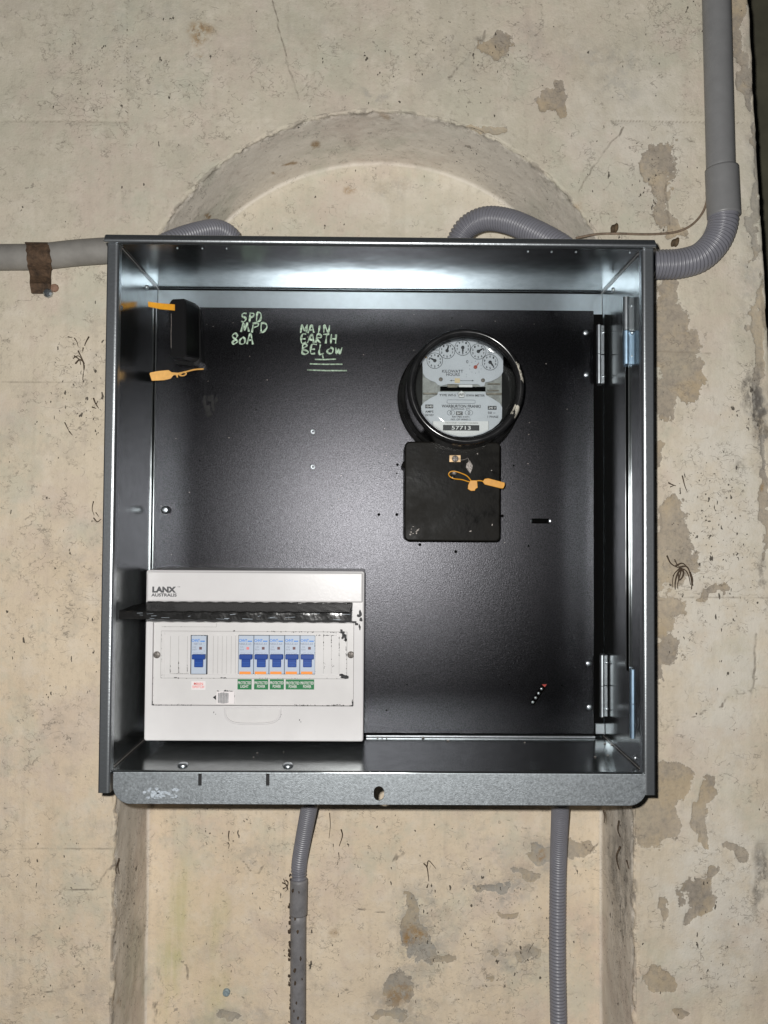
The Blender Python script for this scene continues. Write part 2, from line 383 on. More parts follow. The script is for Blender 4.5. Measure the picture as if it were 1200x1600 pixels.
# ================================================================== THE WALL with its arched niche
YW = 0.176; ND = 0.153
cen = P(591, 566, YW); CX, CZ = cen.x, cen.z; RAD = M(400.5, YW)
XL, ZT, ZB = -1.15, 1.15, -1.35
e0, e1 = P(1172, 0, YW), P(1200, 470, YW)
eb = (e1.x-e0.x)/(e1.z-e0.z)
def XR(z): return e0.x + eb*(z-e0.z)
def wall():
    legn = 290; arcn = 520
    zl = np.concatenate([np.linspace(ZB, -.80, 60, endpoint=False), np.linspace(-.80, CZ, legn-60, endpoint=False)])
    O = []; DR = []; OUT = []; INW = []
    for k in range(legn):
        z = zl[k]; O.append((CX-RAD, z)); OUT.append((XL, z)); INW.append((CX, z))
    for k in range(arcn+1):
        a = math.pi - math.pi*k/arcn; c, s = math.cos(a), math.sin(a)
        O.append((CX+RAD*c, CZ+RAD*s)); INW.append((CX, CZ))
        ts = []
        if s > 1e-6: ts.append((ZT-CZ)/s)
        if c < -1e-6: ts.append((XL-CX)/c)
        den = c-eb*s
        if den > 1e-6: ts.append((e0.x+eb*(CZ-e0.z)-CX)/den)
        t_ = min(ts); OUT.append((CX+c*t_, CZ+s*t_))
    for k in range(legn-1, -1, -1):
        z = zl[k]; O.append((CX+RAD, z)); OUT.append((XR(z), z)); INW.append((CX, z))
    O = np.array(O); OUT = np.array(OUT); INW = np.array(INW); T = len(O)
    rows = []  # each (xz array, y array, kind)
    D = O-OUT; ln = np.linalg.norm(D, axis=1, keepdims=True); U = D/ln      # towards the niche
    I = INW-O; li = np.linalg.norm(I, axis=1, keepdims=True); V = I/np.maximum(li, 1e-9)
    for y in np.linspace(.40, .012, 14): rows.append((OUT, YW+y))            # return of the wall's outer edge
    re = .006
    for k in range(1, 5):
        a = math.pi/2*k/4; rows.append((OUT+U*re*(1-math.cos(a)), YW+re*(1-math.sin(a))))
    nF = 250; ri = .0035
    for k in range(1, nF+1):
        s = 1-(1-k/nF)**1.5; rows.append((OUT+U*re + (O-U*ri-OUT-U*re)*s, YW))
    for k in range(1, 5):
        a = math.pi/2*k/4; rows.append((O-U*ri*(1-math.sin(a)), YW+ri*(1-math.cos(a))))
    rb = .009
    for y in np.linspace(ri, ND-rb, 56)[1:]: rows.append((O, YW+y))
    for k in range(1, 6):
        a = math.pi/2*k/5; rows.append((O+V*rb*(1-math.cos(a)), YW+ND-rb+rb*math.sin(a)))
    nB = 130
    for k in range(1, nB+1):
        s = (k/nB); rows.append((O+V*rb + (INW-O-V*rb)*s, YW+ND))
    NR = len(rows)
    co = np.zeros((NR, T, 3))
    for i, (xz, y) in enumerate(rows):
        co[i, :, 0] = xz[:, 0]; co[i, :, 1] = y; co[i, :, 2] = xz[:, 1]
    co = co.reshape(-1, 3)
    # picture coordinates of each vertex as the design map for wear
    d = co - np.array(CAM); z_ = d@np.array(fw); px = 600+F*(d@np.array(rt))/z_; py = 800-F*(d@np.array(up))/z_
    front = np.zeros(len(co)); i0 = 14+4; front.reshape(NR, T)[14:14+4+nF+4] = 1
    back = np.zeros(len(co)); back.reshape(NR, T)[-nB-3:] = 1
    rev = 1-front-back
    # normals (design)
    ii = np.arange(NR*T).reshape(NR, T)
    faces = np.stack([ii[:-1, :-1], ii[1:, :-1], ii[1:, 1:], ii[:-1, 1:]], -1).reshape(-1, 4)
    c3 = co.reshape(NR, T, 3)
    du = np.gradient(c3, axis=0); dv = np.gradient(c3, axis=1); nr = np.cross(dv, du).reshape(-1, 3)
    nr /= np.maximum(np.linalg.norm(nr, axis=1, keepdims=True), 1e-12)
    nr[back > 0] = (0, -1, 0)
    if nr.reshape(NR, T, 3)[100, 50, 1] > 0: nr = -nr; nr[back > 0] = (0, -1, 0)
    # --- wear fields
    pn = co.copy()
    wob = fbm(pn, 20, 3, 5, .65)*34; wob2 = fbm(pn, 20, 9, 5, .65)*34
    PX = px+wob; PY = py+wob2
    def ell(cx, cy, rx, ry, rot=0, X=PX, Y=PY):
        c, s = math.cos(R_(rot)), math.sin(R_(rot)); a = (X-cx)*c+(Y-cy)*s; b = -(X-cx)*s+(Y-cy)*c
        return 1-np.sqrt((a/rx)**2+(b/ry)**2)
    peel = np.full(len(co), -1.0)
    for (cx, cy, rx, ry, rot) in [(1028, 270, 22, 46, 0), (1040, 335, 15, 45, -15), (1055, 360, 20, 12, 0), (865, 156, 26, 15, 10), (778, 72, 36, 22, 0), (757, 202, 24, 9, 15),
            (1048, 530, 36, 75, 0), (1068, 590, 28, 32, 0), (1035, 620, 22, 34, 0), (1045, 470, 20, 28, 0), (1026, 715, 12, 22, 0), (1052, 800, 22, 28, 0), (1040, 850, 34, 38, 0), (1045, 890, 42, 26, 0), (1036, 960, 28, 34, 0),
            (1045, 1020, 26, 26, 0), (1028, 1055, 16, 24, 0), (1112, 930, 16, 8, -20), (1098, 945, 12, 6, 0), (1040, 1215, 30, 38, 0), (1022, 1270, 40, 48, 0), (1095, 1235, 17, 30, 0), (1090, 1265, 12, 36, 5), (1095, 1300, 9, 18, 0),
            (1085, 1390, 28, 26, 0), (1110, 1360, 8, 22, 10), (1078, 1425, 7, 12, 0), (1038, 1415, 9, 20, 0), (1032, 1528, 20, 18, 30), (1060, 1590, 12, 8, 0), (1160, 1330, 14, 10, 0), (1145, 1318, 20, 5, 0),
            (846, 1328, 20, 14, 0), (898, 1328, 26, 14, 10), (770, 1385, 34, 7, -22), (822, 1366, 16, 12, 0), (822, 1490, 16, 12, -20),
            (645, 1415, 14, 16, 0), (650, 1450, 20, 24, 0), (670, 1482, 18, 22, 0), (695, 1500, 18, 9, 10), (632, 1540, 26, 28, 0), (608, 1588, 30, 10, 0), (765, 1520, 9, 6, 0), (775, 1490, 14, 5, -20), (790, 1432, 16, 7, 0),
            (1150, 20, 16, 60, 0), (1166, 110, 10, 60, -5), (1180, 300, 8, 110, 0), (1190, 560, 10, 140, 0), (1195, 780, 8, 90, 0), 
            (360, 1590, 26, 8, 0), (1010, 1180, 10, 10, 0)]:
        peel = np.maximum(peel, ell(cx, cy, rx, ry, rot))
    peel = np.where((rev > 0), -1, peel)
    grey = np.zeros(len(co)); dark = np.zeros(len(co)); rust = np.zeros(len(co)); green = np.zeros(len(co)); warm = np.zeros(len(co)); dirt = np.zeros(len(co))
    def soft(e, k=1.5): return np.clip(e*k, 0, 1)
    for (cx, cy, rx, ry, rot, a) in [(940, 90, 110, 60, 10, .55), (960, 130, 60, 40, 0, .5), (860, 60, 60, 60, 0, .4), (700, 90, 120, 80, 0, .25), (520, 60, 120, 60, 0, .25), (250, 60, 220, 120, 0, .25), (620, 290, 60, 26, 0, .8),
            (1175, 300, 22, 320, 0, .7), (757, 202, 28, 10, 15, 1), (660, 1455, 70, 100, 0, .95), (635, 1565, 70, 60, 0, .9), (780, 1385, 100, 40, -20, .85), (850, 1330, 60, 40, 0, .9), (800, 1500, 70, 50, 0, .6), (400, 1335, 60, 30, 0, .35), (760, 1330, 50, 20, 20, .7), (1190, 660, 26, 100, 0, 1), (1190, 1370, 24, 60, 0, .6),
            (970, 1400, 26, 200, 0, .6), (590, 150, 40, 10, 10, .9), (120, 1560, 120, 30, 0, .4), (360, 1590, 100, 20, 0, .6), (1150, 1480, 70, 90, 0, .25)]:
        grey = np.maximum(grey, a*soft(ell(cx, cy, rx, ry, rot)))
    for (cx, cy, rx, ry, rot, a) in [(652, 1458, 22, 16, 0, 1), (628, 1552, 30, 24, 0, .7), (846, 1326, 9, 10, 0, .8), (540, 300, 16, 7, 0, .6), (490, 230, 8, 12, 0, .8), (448, 252, 10, 7, 0, .8), (424, 268, 7, 7, 0, .7), (600, 180, 10, 12, 0, .5), (308, 56, 22, 16, 0, .8),
            (318, 88, 8, 12, 0, .6), (320, 340, 6, 6, 0, .9), (1192, 770, 6, 8, 0, .8), (905, 320, 10, 14, 30, .5), (520, 1462, 14, 10, 0, .5), (180, 1570, 8, 8, 0, .5)]:
        rust = np.maximum(rust, a*soft(ell(cx, cy, rx, ry, rot)))
    for (cx, cy, rx, ry, rot, a) in [(285, 1430, 34, 120, 0, .8), (262, 1500, 22, 120, 0, .9), (330, 1450, 26, 90, 10, .6), (330, 1560, 36, 60, 0, .7), (640, 1480, 30, 30, 0, .3)]:
        green = np.maximum(green, a*soft(ell(cx, cy, rx, ry, rot), 1.0))
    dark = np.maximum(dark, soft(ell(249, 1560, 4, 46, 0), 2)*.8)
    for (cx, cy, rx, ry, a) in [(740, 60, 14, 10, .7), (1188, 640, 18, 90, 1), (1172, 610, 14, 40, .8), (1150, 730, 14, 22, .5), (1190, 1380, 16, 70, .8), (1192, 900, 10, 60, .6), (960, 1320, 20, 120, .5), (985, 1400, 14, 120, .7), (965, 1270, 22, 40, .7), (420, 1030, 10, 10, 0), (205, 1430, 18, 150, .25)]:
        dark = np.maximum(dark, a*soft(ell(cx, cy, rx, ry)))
    warm = np.clip((py-350)/700, 0, 1)*np.where(px > 1000, .55, .9) + np.clip((700-px)/700, 0, 1)*.2*np.clip((py-400)/500, 0, 1)
    chalk = np.zeros(len(co))
    for (cx, cy, rx, ry, a) in [(1130, 900, 100, 420, .8), (1120, 1400, 110, 200, .8), (980, 200, 120, 130, .5), (700, 320, 220, 50, .3), (1180, 330, 60, 200, .3)]: chalk = np.maximum(chalk, a*soft(ell(cx, cy, rx, ry), 2.2))
    # zones thick with specks
    for (cx, cy, rx, ry, a) in [(120, 620, 90, 120, 1), (90, 1000, 110, 300, .55), (1120, 820, 90, 260, .9), (1000, 280, 140, 120, .6), (760, 1450, 230, 180, .7), (500, 1400, 120, 200, .45), (970, 1400, 40, 230, 1), (210, 1420, 30, 180, .9),
            (350, 1320, 80, 60, .6), (1130, 1450, 90, 160, .6), (200, 120, 200, 130, .7), (700, 100, 300, 80, .6), (1060, 60, 120, 80, .5), (1165, 620, 40, 110, 1.0), (60, 1450, 160, 200, .5)]:
        dirt = np.maximum(dirt, a*soft(ell(cx, cy, rx, ry), 1.6))
    # cracks and trowel joints: distance in metres to polylines
    polys = [[(1040, 1140), (1062, 1124), (1085, 1122), (1105, 1108), (1122, 1106), (1140, 1088), (1170, 1080), (1210, 1072)], [(1175, 1085), (1180, 1040), (1182, 990)],
             [(372, 1338), (386, 1352), (392, 1362), (404, 1364), (412, 1352)], [(620, 1335), (612, 1345), (640, 1330)], [(425, 0), (440, 60), (455, 120), (466, 152)], [(100, 1390), (150, 1390), (160, 1370), (188, 1345)],
             [(190, 1320), (216, 1296), (232, 1280)], [(975, 200), (935, 250), (905, 300)], [(1040, 285), (1042, 310), (1045, 348)], [(700, 120), (740, 80), (760, 50)], [(280, 1500), (292, 1510), (292, 1530)], [(905, 1310), (920, 1330), (940, 1318), (946, 1290)],
             [(1020, 1060), (1040, 1075), (1060, 1070)], [(20, 1540), (60, 1550), (100, 1545), (130, 1530)], [(560, 1420), (600, 1425)], [(730, 690), (735, 700)]]
    joints = [[(0, 190), (198, 191)], [(960, 189), (1100, 191), (1185, 192)], [(0, 1329), (60, 1325), (188, 1327)], [(1000, 1318), (1100, 1316), (1210, 1318)], [(0, 597), (160, 596)], [(1030, 938), (1090, 933), (1210, 934)], [(0, 934), (158, 937)],
              [(198, 0), (200, 200)], [(1030, 548), (1110, 552)]]
    def pd(lines, ok, w8):
        dist = np.full(len(co), 60.0)
        for L in lines:
            for (x0, y0), (x1, y1) in zip(L[:-1], L[1:]):
                vx, vy = x1-x0, y1-y0; l2 = vx*vx+vy*vy+1e-9
                t_ = np.clip(((px+w8-x0)*vx+(py+w8-y0)*vy)/l2, 0, 1)
                dd = np.hypot(px+w8-x0-t_*vx, py+w8-y0-t_*vy); dist = np.minimum(dist, dd)
        return np.where(ok, dist, 60.0)
    cr = pd(polys, rev < .5, fbm(pn, 90, 40, 3)*4); jo = pd(joints, front > 0, 0)
    # --- relief
    low = fbm(pn, 9, 21, 4); mid_ = fbm(pn, 45, 31, 3); fine = fbm(pn, 190, 41, 3)
    disp = low*.0022 + mid_*.0007 + fine*.00030
    disp -= np.clip(peel*7+.3+fine*.8, 0, 1)*.0010
    disp -= np.clip(1-cr/3.5, 0, 1)*.0006; disp -= np.clip(1-jo/5, 0, 1)*.0008
    # crumbly arris round the niche
    R2 = ii*0; rowi = np.repeat(np.arange(NR), T)
    edge_row = 14+4+nF+2
    ed = np.exp(-((rowi-edge_row)/3.5)**2)
    disp += ed*(fbm(pn, 80, 77, 5, .7)*.0060-.0006)
    ed2 = np.exp(-((rowi-16)/3.0)**2); disp += ed2*(fbm(pn, 30, 78, 3)*.0026-.0006)
    co = co + nr*disp[:, None]
    me = bpy.data.meshes.new('plaster_wall')
    me.vertices.add(len(co)); me.vertices.foreach_set('co', co.ravel())
    me.loops.add(faces.size); me.loops.foreach_set('vertex_index', faces.ravel().astype(np.int32))
    me.polygons.add(len(faces)); me.polygons.foreach_set('loop_start', np.arange(0, faces.size, 4, dtype=np.int32)); me.polygons.foreach_set('loop_total', np.full(len(faces), 4, dtype=np.int32))
    me.polygons.foreach_set('use_smooth', np.ones(len(faces), dtype=bool))
    me.update(calc_edges=True)
    arris = np.clip(ed*1.2, 0, 1)*(front+rev > 0)
    for nm, arr in (('peel', peel), ('grey', grey), ('dark', dark), ('rust', rust), ('green', green), ('warm', warm), ('dirt', dirt), ('chalk', chalk), ('crack', np.minimum(cr, 20)), ('joint', np.minimum(jo, 20)), ('reveal', rev), ('arris', arris)):
        at = me.attributes.new(nm, 'FLOAT', 'POINT'); at.data.foreach_set('value', arr.astype(np.float32))
    m = bpy.data.materials.new('aged_painted_plaster'); m.use_nodes = True
    N = m.node_tree; nn = N.nodes; lk = N.links.new; b = nn['Principled BSDF']
    geo = nn.new('ShaderNodeTexCoord').outputs['Object']
    def A(n): q = nn.new('ShaderNodeAttribute'); q.attribute_name = n; return q.outputs['Fac']
    def NO(scale, det=5, rough=.6, st=None, off=0):
        q = nn.new('ShaderNodeTexNoise'); q.inputs['Scale'].default_value = scale; q.inputs['Detail'].default_value = det; q.inputs['Roughness'].default_value = rough
        mp = nn.new('ShaderNodeMapping'); mp.inputs['Scale'].default_value = st or (1, 1, 1); mp.inputs['Location'].default_value = (off, off*.7, off*.3)
        lk(geo, mp.inputs[0]); lk(mp.outputs[0], q.inputs['Vector']); return q.outputs[0]
    def mth(op, a, b_=None, c_=None, cl=False):
        q = nn.new('ShaderNodeMath'); q.operation = op; q.use_clamp = cl
        for i, v in enumerate((a, b_, c_)):
            if v is None: continue
            if isinstance(v, (int, float)): q.inputs[i].default_value = v
            else: lk(v, q.inputs[i])
        return q.outputs[0]
    def mr(v, a, b_, c_=0, d_=1):
        q = nn.new('ShaderNodeMapRange'); q.inputs[1].default_value = a; q.inputs[2].default_value = b_; q.inputs[3].default_value = c_; q.inputs[4].default_value = d_; lk(v, q.inputs[0]); return q.outputs[0]
    def mix(f, a, b_):
        q = nn.new('ShaderNodeMix'); q.data_type = 'RGBA'
        if isinstance(f, (int, float)): q.inputs[0].default_value = f
        else: lk(f, q.inputs[0])
        for i, v in ((6, a), (7, b_)):
            if isinstance(v, tuple): q.inputs[i].default_value = (*v, 1)
            else: lk(v, q.inputs[i])
        return q.outputs[2]
    n1, n2, n3 = NO(6, 6, .65), NO(28, 6, .7, off=3), NO(160, 4, .7, off=7)
    streak = NO(60, 4, .6, (1, 1, .06), 11); nbig = NO(2.6, 3, .5, off=21)
    c = mix(mr(n1, .38, .64), COLD, COLD2)
    c = mix(A('warm'), c, mix(mr(n1, .38, .66), WARM, WARM2))
    c = mix(mth('MULTIPLY', mr(n2, .48, .68), .40), c, CHALK)
    c = mix(mth('MULTIPLY', mr(streak, .52, .70), .22), c, (.34, .29, .22))
    c = mix(mth('MULTIPLY', mr(nbig, .50, .66), .22), c, (.42, .36, .29))
    c = mix(mth('MULTIPLY', mr(n3, .52, .72), .22), c, (.30, .26, .20))
    c = mix(mth('MULTIPLY', A('reveal'), .75), c, (.72, .665, .59))  # reveals coloured paler to make up for the grazing light on them
    c = mix(mth('MULTIPLY', mr(NO(7, 5, .7, off=101), .50, .62), .38), c, (.50, .40, .345))
    c = mix(mth('MULTIPLY', mr(NO(9, 5, .7, off=113), .52, .64), .38), c, (.42, .43, .345))
    c = mix(mth('MULTIPLY', mr(NO(14, 7, .8, off=127), .54, .62), .25), c, (.36, .32, .27))
    c = mix(mth('MULTIPLY', mr(NO(75, 5, .8, off=131), .56, .66), .35), c, (.25, .215, .17))
    c = mix(mth('MULTIPLY', A('chalk'), mr(n2, .34, .56, .25, .9)), c, (.60, .565, .50))
    # green tint and rust
    c = mix(mth('MULTIPLY', A('green'), mr(streak, .3, .6, .15, .75)), c, (.42, .40, .17))
    c = mix(mth('MULTIPLY', mth('MULTIPLY', A('grey'), mr(NO(38, 8, .8, off=171), .44, .56)), .72), c, mix(mr(NO(24, 5, .7, off=181), .42, .58), (.27, .265, .25), (.36, .305, .24)))
    # peeled coats
    ps = mth('ADD', A('peel'), mth('MULTIPLY', mth('SUBTRACT', NO(42, 8, .75, off=5), .5), 1.9))
    pm = mr(ps, -.02, .02)
    rim = mth('MULTIPLY', mr(ps, -.13, -.03), mth('SUBTRACT', 1, pm))
    c = mix(mth('MULTIPLY', rim, .35), c, (.60, .56, .49))
    pc = mix(mr(n1, .40, .60), (.345, .28, .20), (.29, .25, .205)); pc = mix(mr(n3, .45, .7), pc, (.22, .19, .155))
    pc = mix(mth('MULTIPLY', A('grey'), .7), pc, (.27, .275, .265)); pc = mix(mth('MULTIPLY', mr(NO(16, 5, .7, off=141), .46, .6), .6), pc, (.43, .33, .20)); pc = mix(mth('MULTIPLY', mr(NO(60, 6, .8, off=151), .52, .6), .45), pc, (.17, .15, .13))
    c = mix(mth('MULTIPLY', pm, mr(n1, .35, .6, .55, .95)), c, pc)
    pe = mth('MULTIPLY', mr(mth('ABSOLUTE', mth('ADD', ps, -.015)), 0, .035, 1, 0), mr(n2, .42, .56))
    c = mix(mth('MULTIPLY', pe, .35), c, (.12, .10, .08))
    # small bare chips anywhere
    ch = mth('MULTIPLY', mr(NO(30, 5, .75, off=31), .665, .675), mr(NO(5, 3, .5, off=33), .45, .55))
    c = mix(mth('MULTIPLY', ch, .75), c, (.24, .21, .175))
    c = mix(mth('MULTIPLY', A('rust'), mr(NO(50, 7, .8, off=191), .42, .54)), c, (.27, .165, .07))
    # hairline flaking: thin iso lines of noise, stronger in dirty zones
    def hair(sc_, w_, th0, off, st=None):
        v = NO(sc_, 3, .55, st, off); line = mr(mth('ABSOLUTE', mth('SUBTRACT', v, .5)), 0, w_, 1, 0)
        mk = mth('ADD', NO(9, 4, .7, off=off+2), mth('MULTIPLY', A('dirt'), .15))
        return mth('MULTIPLY', line, mr(mth('MULTIPLY', mth('ADD', mk, NO(46, 2, .5, off=off+9)), .5), th0, th0+.04))
    c = mix(mth('MULTIPLY', hair(26, .010, .545, 41, (1, 1, 1.6)), .62), c, (.13, .11, .09))
    c = mix(mth('MULTIPLY', hair(60, .020, .550, 55, (1, 1, 1.3)), .58), c, (.15, .125, .10))
    # dark specks
    def specks(sc_, lo_, hi_, off, st=None):
        v = NO(sc_, 2, .5, st, off); mk = mth('ADD', v, mth('MULTIPLY', A('dirt'), .080)); return mr(mk, lo_, hi_)
    c = mix(mth('MULTIPLY', specks(210, .752, .772, 61), .85), c, (.055, .045, .035))
    c = mix(mth('MULTIPLY', specks(105, .752, .767, 67, (1.6, 1, .8)), .9), c, (.05, .042, .033))
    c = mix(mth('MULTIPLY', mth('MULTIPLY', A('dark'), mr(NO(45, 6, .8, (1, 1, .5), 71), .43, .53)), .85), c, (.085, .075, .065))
    c = mix(mth('MULTIPLY', mr(mth('ADD', A('crack'), mth('MULTIPLY', n3, 1.8)), 1.7, 3.1, 1, 0), mr(n2, .38, .56, .12, .75)), c, (.14, .115, .09))
    c = mix(mth('MULTIPLY', mr(mth('ADD', A('joint'), mth('MULTIPLY', n3, 2.5)), 1.6, 3.6, 1, 0), mr(n2, .40, .55, .10, .60)), c, (.20, .165, .125))
    c = mix(mth('MULTIPLY', mth('MULTIPLY', A('arris'), mr(NO(36, 5, .7, off=81), .50, .57)), .6), c, (.20, .175, .15))
    lk(c, b.inputs['Base Color']); b.inputs['Roughness'].default_value = .82; b.inputs['Specular IOR Level'].default_value = .25
    bp = nn.new('ShaderNodeBump'); bp.inputs['Strength'].default_value = .55; bp.inputs['Distance'].default_value = .0012
    hgt = mth('ADD', mth('MULTIPLY', NO(330, 5, .7, off=91), .8), mth('ADD', mth('MULTIPLY', n2, 1.5), mth('MULTIPLY', pm, -.5)))
    lk(hgt, bp.inputs['Height']); lk(bp.outputs[0], b.inputs['Normal'])
    o = link('plaster_wall', me, m, origin=(CX, YW, ZB))
    return tag(o, 'old cream painted plaster wall with an arched niche, flaking and cracked', 'wall')
COLD, COLD2 = (.46, .43, .345), (.53, .475, .385)
WARM, WARM2 = (.615, .50, .365), (.66, .555, .42)
CHALK = (.66, .60, .52)
wall()
# darker surface set back beyond the wall's right edge
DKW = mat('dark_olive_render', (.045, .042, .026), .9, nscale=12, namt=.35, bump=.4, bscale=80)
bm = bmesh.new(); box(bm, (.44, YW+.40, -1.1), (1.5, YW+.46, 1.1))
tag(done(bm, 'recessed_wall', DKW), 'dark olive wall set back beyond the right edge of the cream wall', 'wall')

# ================================================================== METER BOX
tl, tr_, br_, bl = P(178, 380, 0), P(1003, 388, 0), P(1010, 1208, 0), P(176, 1205, 0)
xl = (tl.x+bl.x)/2; xr = (tr_.x+br_.x)/2; zt = (tl.z+tr_.z)/2; zb = (bl.z+br_.z)/2
DEP = .164
print('BOX', xl, xr, zt, zb, xr-xl, zt-zb)
mb = thing('meter_box', 'open galvanised steel meter box with no door, bolted over the arched niche', 'meter box', ((xl+xr)/2, DEP, zb))
TH = .0016
def side(s):
    x = xl if s < 0 else xr
    bm = bmesh.new()
    # outline in plan (x,y), swept up z; outward = s
    pr = [(-.0014, .0108), (-.0014, .004)]
    for k in range(1, 7):
        a = math.pi/2*k/6; pr.append((-.0014+.004*(1-math.cos(a)), .004-.004*math.sin(a)))
    pr += [(.0105, 0), (.0118, .0006), (.0122, .002), (.0122, .013)]
    outer = [(p[0], p[1]) for p in pr]
    n = len(outer)
    inner = []
    for i, (a, b) in enumerate(outer):
        p0 = Vector(outer[max(i-1, 0)]); p1 = Vector(outer[min(i+1, n-1)]); t_ = (p1-p0).normalized(); nrm = Vector((-t_.y, t_.x))
        q = Vector((a, b)) - nrm*TH*-1 if False else Vector((a, b)) + Vector((t_.y, -t_.x))*-TH
        inner.append((q.x, q.y))
    z0, z1 = zb-.0245, zt
    ends = []
    for z in (z0, z0+.010, z1):
        ends.append([bm.verts.new((x+s*p[0], p[1], z if not (z == z0 and p[1] > .02) else z)) for p in outer+inner[::-1]])
    m_ = 2*n
    for A_, B_ in zip(ends[:-1], ends[1:]):
        for i in range(m_): bm.faces.new((A_[i], A_[(i+1) % m_], B_[(i+1) % m_], B_[i]))
    for E in (ends[0], ends[-1]):
        for i in range(n-1): bm.faces.new((E[i], E[i+1], E[m_-2-i], E[m_-1-i]))
    return done(bm, 'side_rim', RIM, mb, smooth=False)
side(-1); side(1)
for s_ in (-1, 1):
    xx = xl if s_ < 0 else xr; bm = bmesh.new()
    box(bm, (xx, .0112, zb-.0245), (xx+s_*TH, DEP, zt)); done(bm, 'side_panel', GALV, mb)
# top panel with rolled drip lip
bm = bmesh.new()
box(bm, (xl-.001, .004, zt+.0003), (xr+.001, DEP, zt+.002))
done(bm, 'top_panel', GALV, mb)
bm = bmesh.new()
pr = []
for k in range(0, 9):
    a = -math.pi/2 + math.pi*.75*k/8; pr.append((-.001-.0028*math.cos(a)*1.0, zt+.0028+.0028*math.sin(a)))
pr += [(.000, zt+.0098), (.003, zt+.0112), (.010, zt+.0112), (.010, zt+.0098), (.004, zt+.0096), (.0022, zt+.0075), (.002, zt+.0030)]
pr += [(.004, zt+.0022)]
xs = [xl-.0155, xl-.0140, xr+.0130, xr+.0145]
rings = []
for i, x in enumerate(xs):
    k = .0 if i in (1, 2) else .0030
    rings.append([bm.verts.new((x, y+(k*.5 if y < .003 else 0), min(z, zt+.0112-k) if z > zt+.008 else z)) for (y, z) in pr])
for A_, B_ in zip(rings[:-1], rings[1:]):
    n = len(A_)
    for i in range(n): bm.faces.new((A_[i], A_[(i+1) % n], B_[(i+1) % n], B_[i]))
bm.faces.new(rings[0]); bm.faces.new(rings[-1])
lip = done(bm, 'drip_lip', RIM, mb)
# floor and hanging flange with slots and bolt hole
bm = bmesh.new(); box(bm, (xl-.001, .0045, zb-.0018), (xr+.001, DEP, zb)); floor = done(bm, 'bottom_panel', GALV, mb)
bm = bmesh.new(); box(bm, (xl+.001, .0008, zb-.0035), (xr-.001, .0043, zb+.0002), .0016, 3); done(bm, 'folded_edge', GALV, mb, smooth=True)
fx0, fx1 = P(176, 1230, 0).x, P(1011, 1230, 0).x
fz0 = P(590, 1258, 0).z
outl = rrect(fx0, fz0, fx1, zb-.0012, .020, 8, (0, 0, 1, 1))
h1 = rrect(*prect(309.5, 1209, 315, 1228, 0), .0002, 2); h2 = rrect(*prect(415.5, 1209, 421, 1228, 0), .0002, 2)
c = P(592, 1240, 0); h3 = rrect(c.x-M(8, 0), c.z-M(11, 0), c.x+M(8, 0), c.z+M(11, 0), M(7.9, 0), 8)
bm = bmesh.new(); plate(bm, outl, [h1, h2, h3], .0005, .0026, .0005, 2); done(bm, 'bottom_flange', GALVF, mb)
bm = bmesh.new(); box(bm, (fx0+.006, .012, fz0+.016), (P(555, 1230, 0).x, .014, zb-.0022)); done(bm, 'slot_backing', RUB, mb)
# back
bm = bmesh.new(); box(bm, (xl+.0005, DEP-.0015, zb), (xr-.0005, DEP, zt)); done(bm, 'back_panel', swap_spec(mat('galvanised_back', (.36, .41, .45), .40, 1, nscale=80, namt=.08), .33, r2=.5, c2=(.16, .18, .195)), mb)
# corner seams: thin folded joint lines running back along the top and bottom side walls
for (sx, sz) in ((-1, 1), (1, 1), (-1, -1), (1, -1)):
    x = xl+.0012 if sx < 0 else xr-.0012; z = zt-.0012 if sz > 0 else zb+.0012
    bm = bmesh.new(); tube(bm, [Vector((x, .014, z)), Vector((x, DEP-.002, z))], .0006, 8); done(bm, 'corner_seam_or_shade', LEAD, mb)
for z in (zt-.0009,):
    bm = bmesh.new(); box(bm, (xl+.002, DEP-.0035, z-.0012), (xr-.002, DEP-.0016, z+.0002)); done(bm, 'corner_seam_or_shade', HOLE, mb)  # black strip stands for the shadow gap where roof meets back
for x in ():
    bm = bmesh.new(); box(bm, (x-.0002, DEP-.0035, zb+.002), (x+.0012, DEP-.0016, zt-.002)); done(bm, 'corner_seam_or_shade', HOLE, mb)
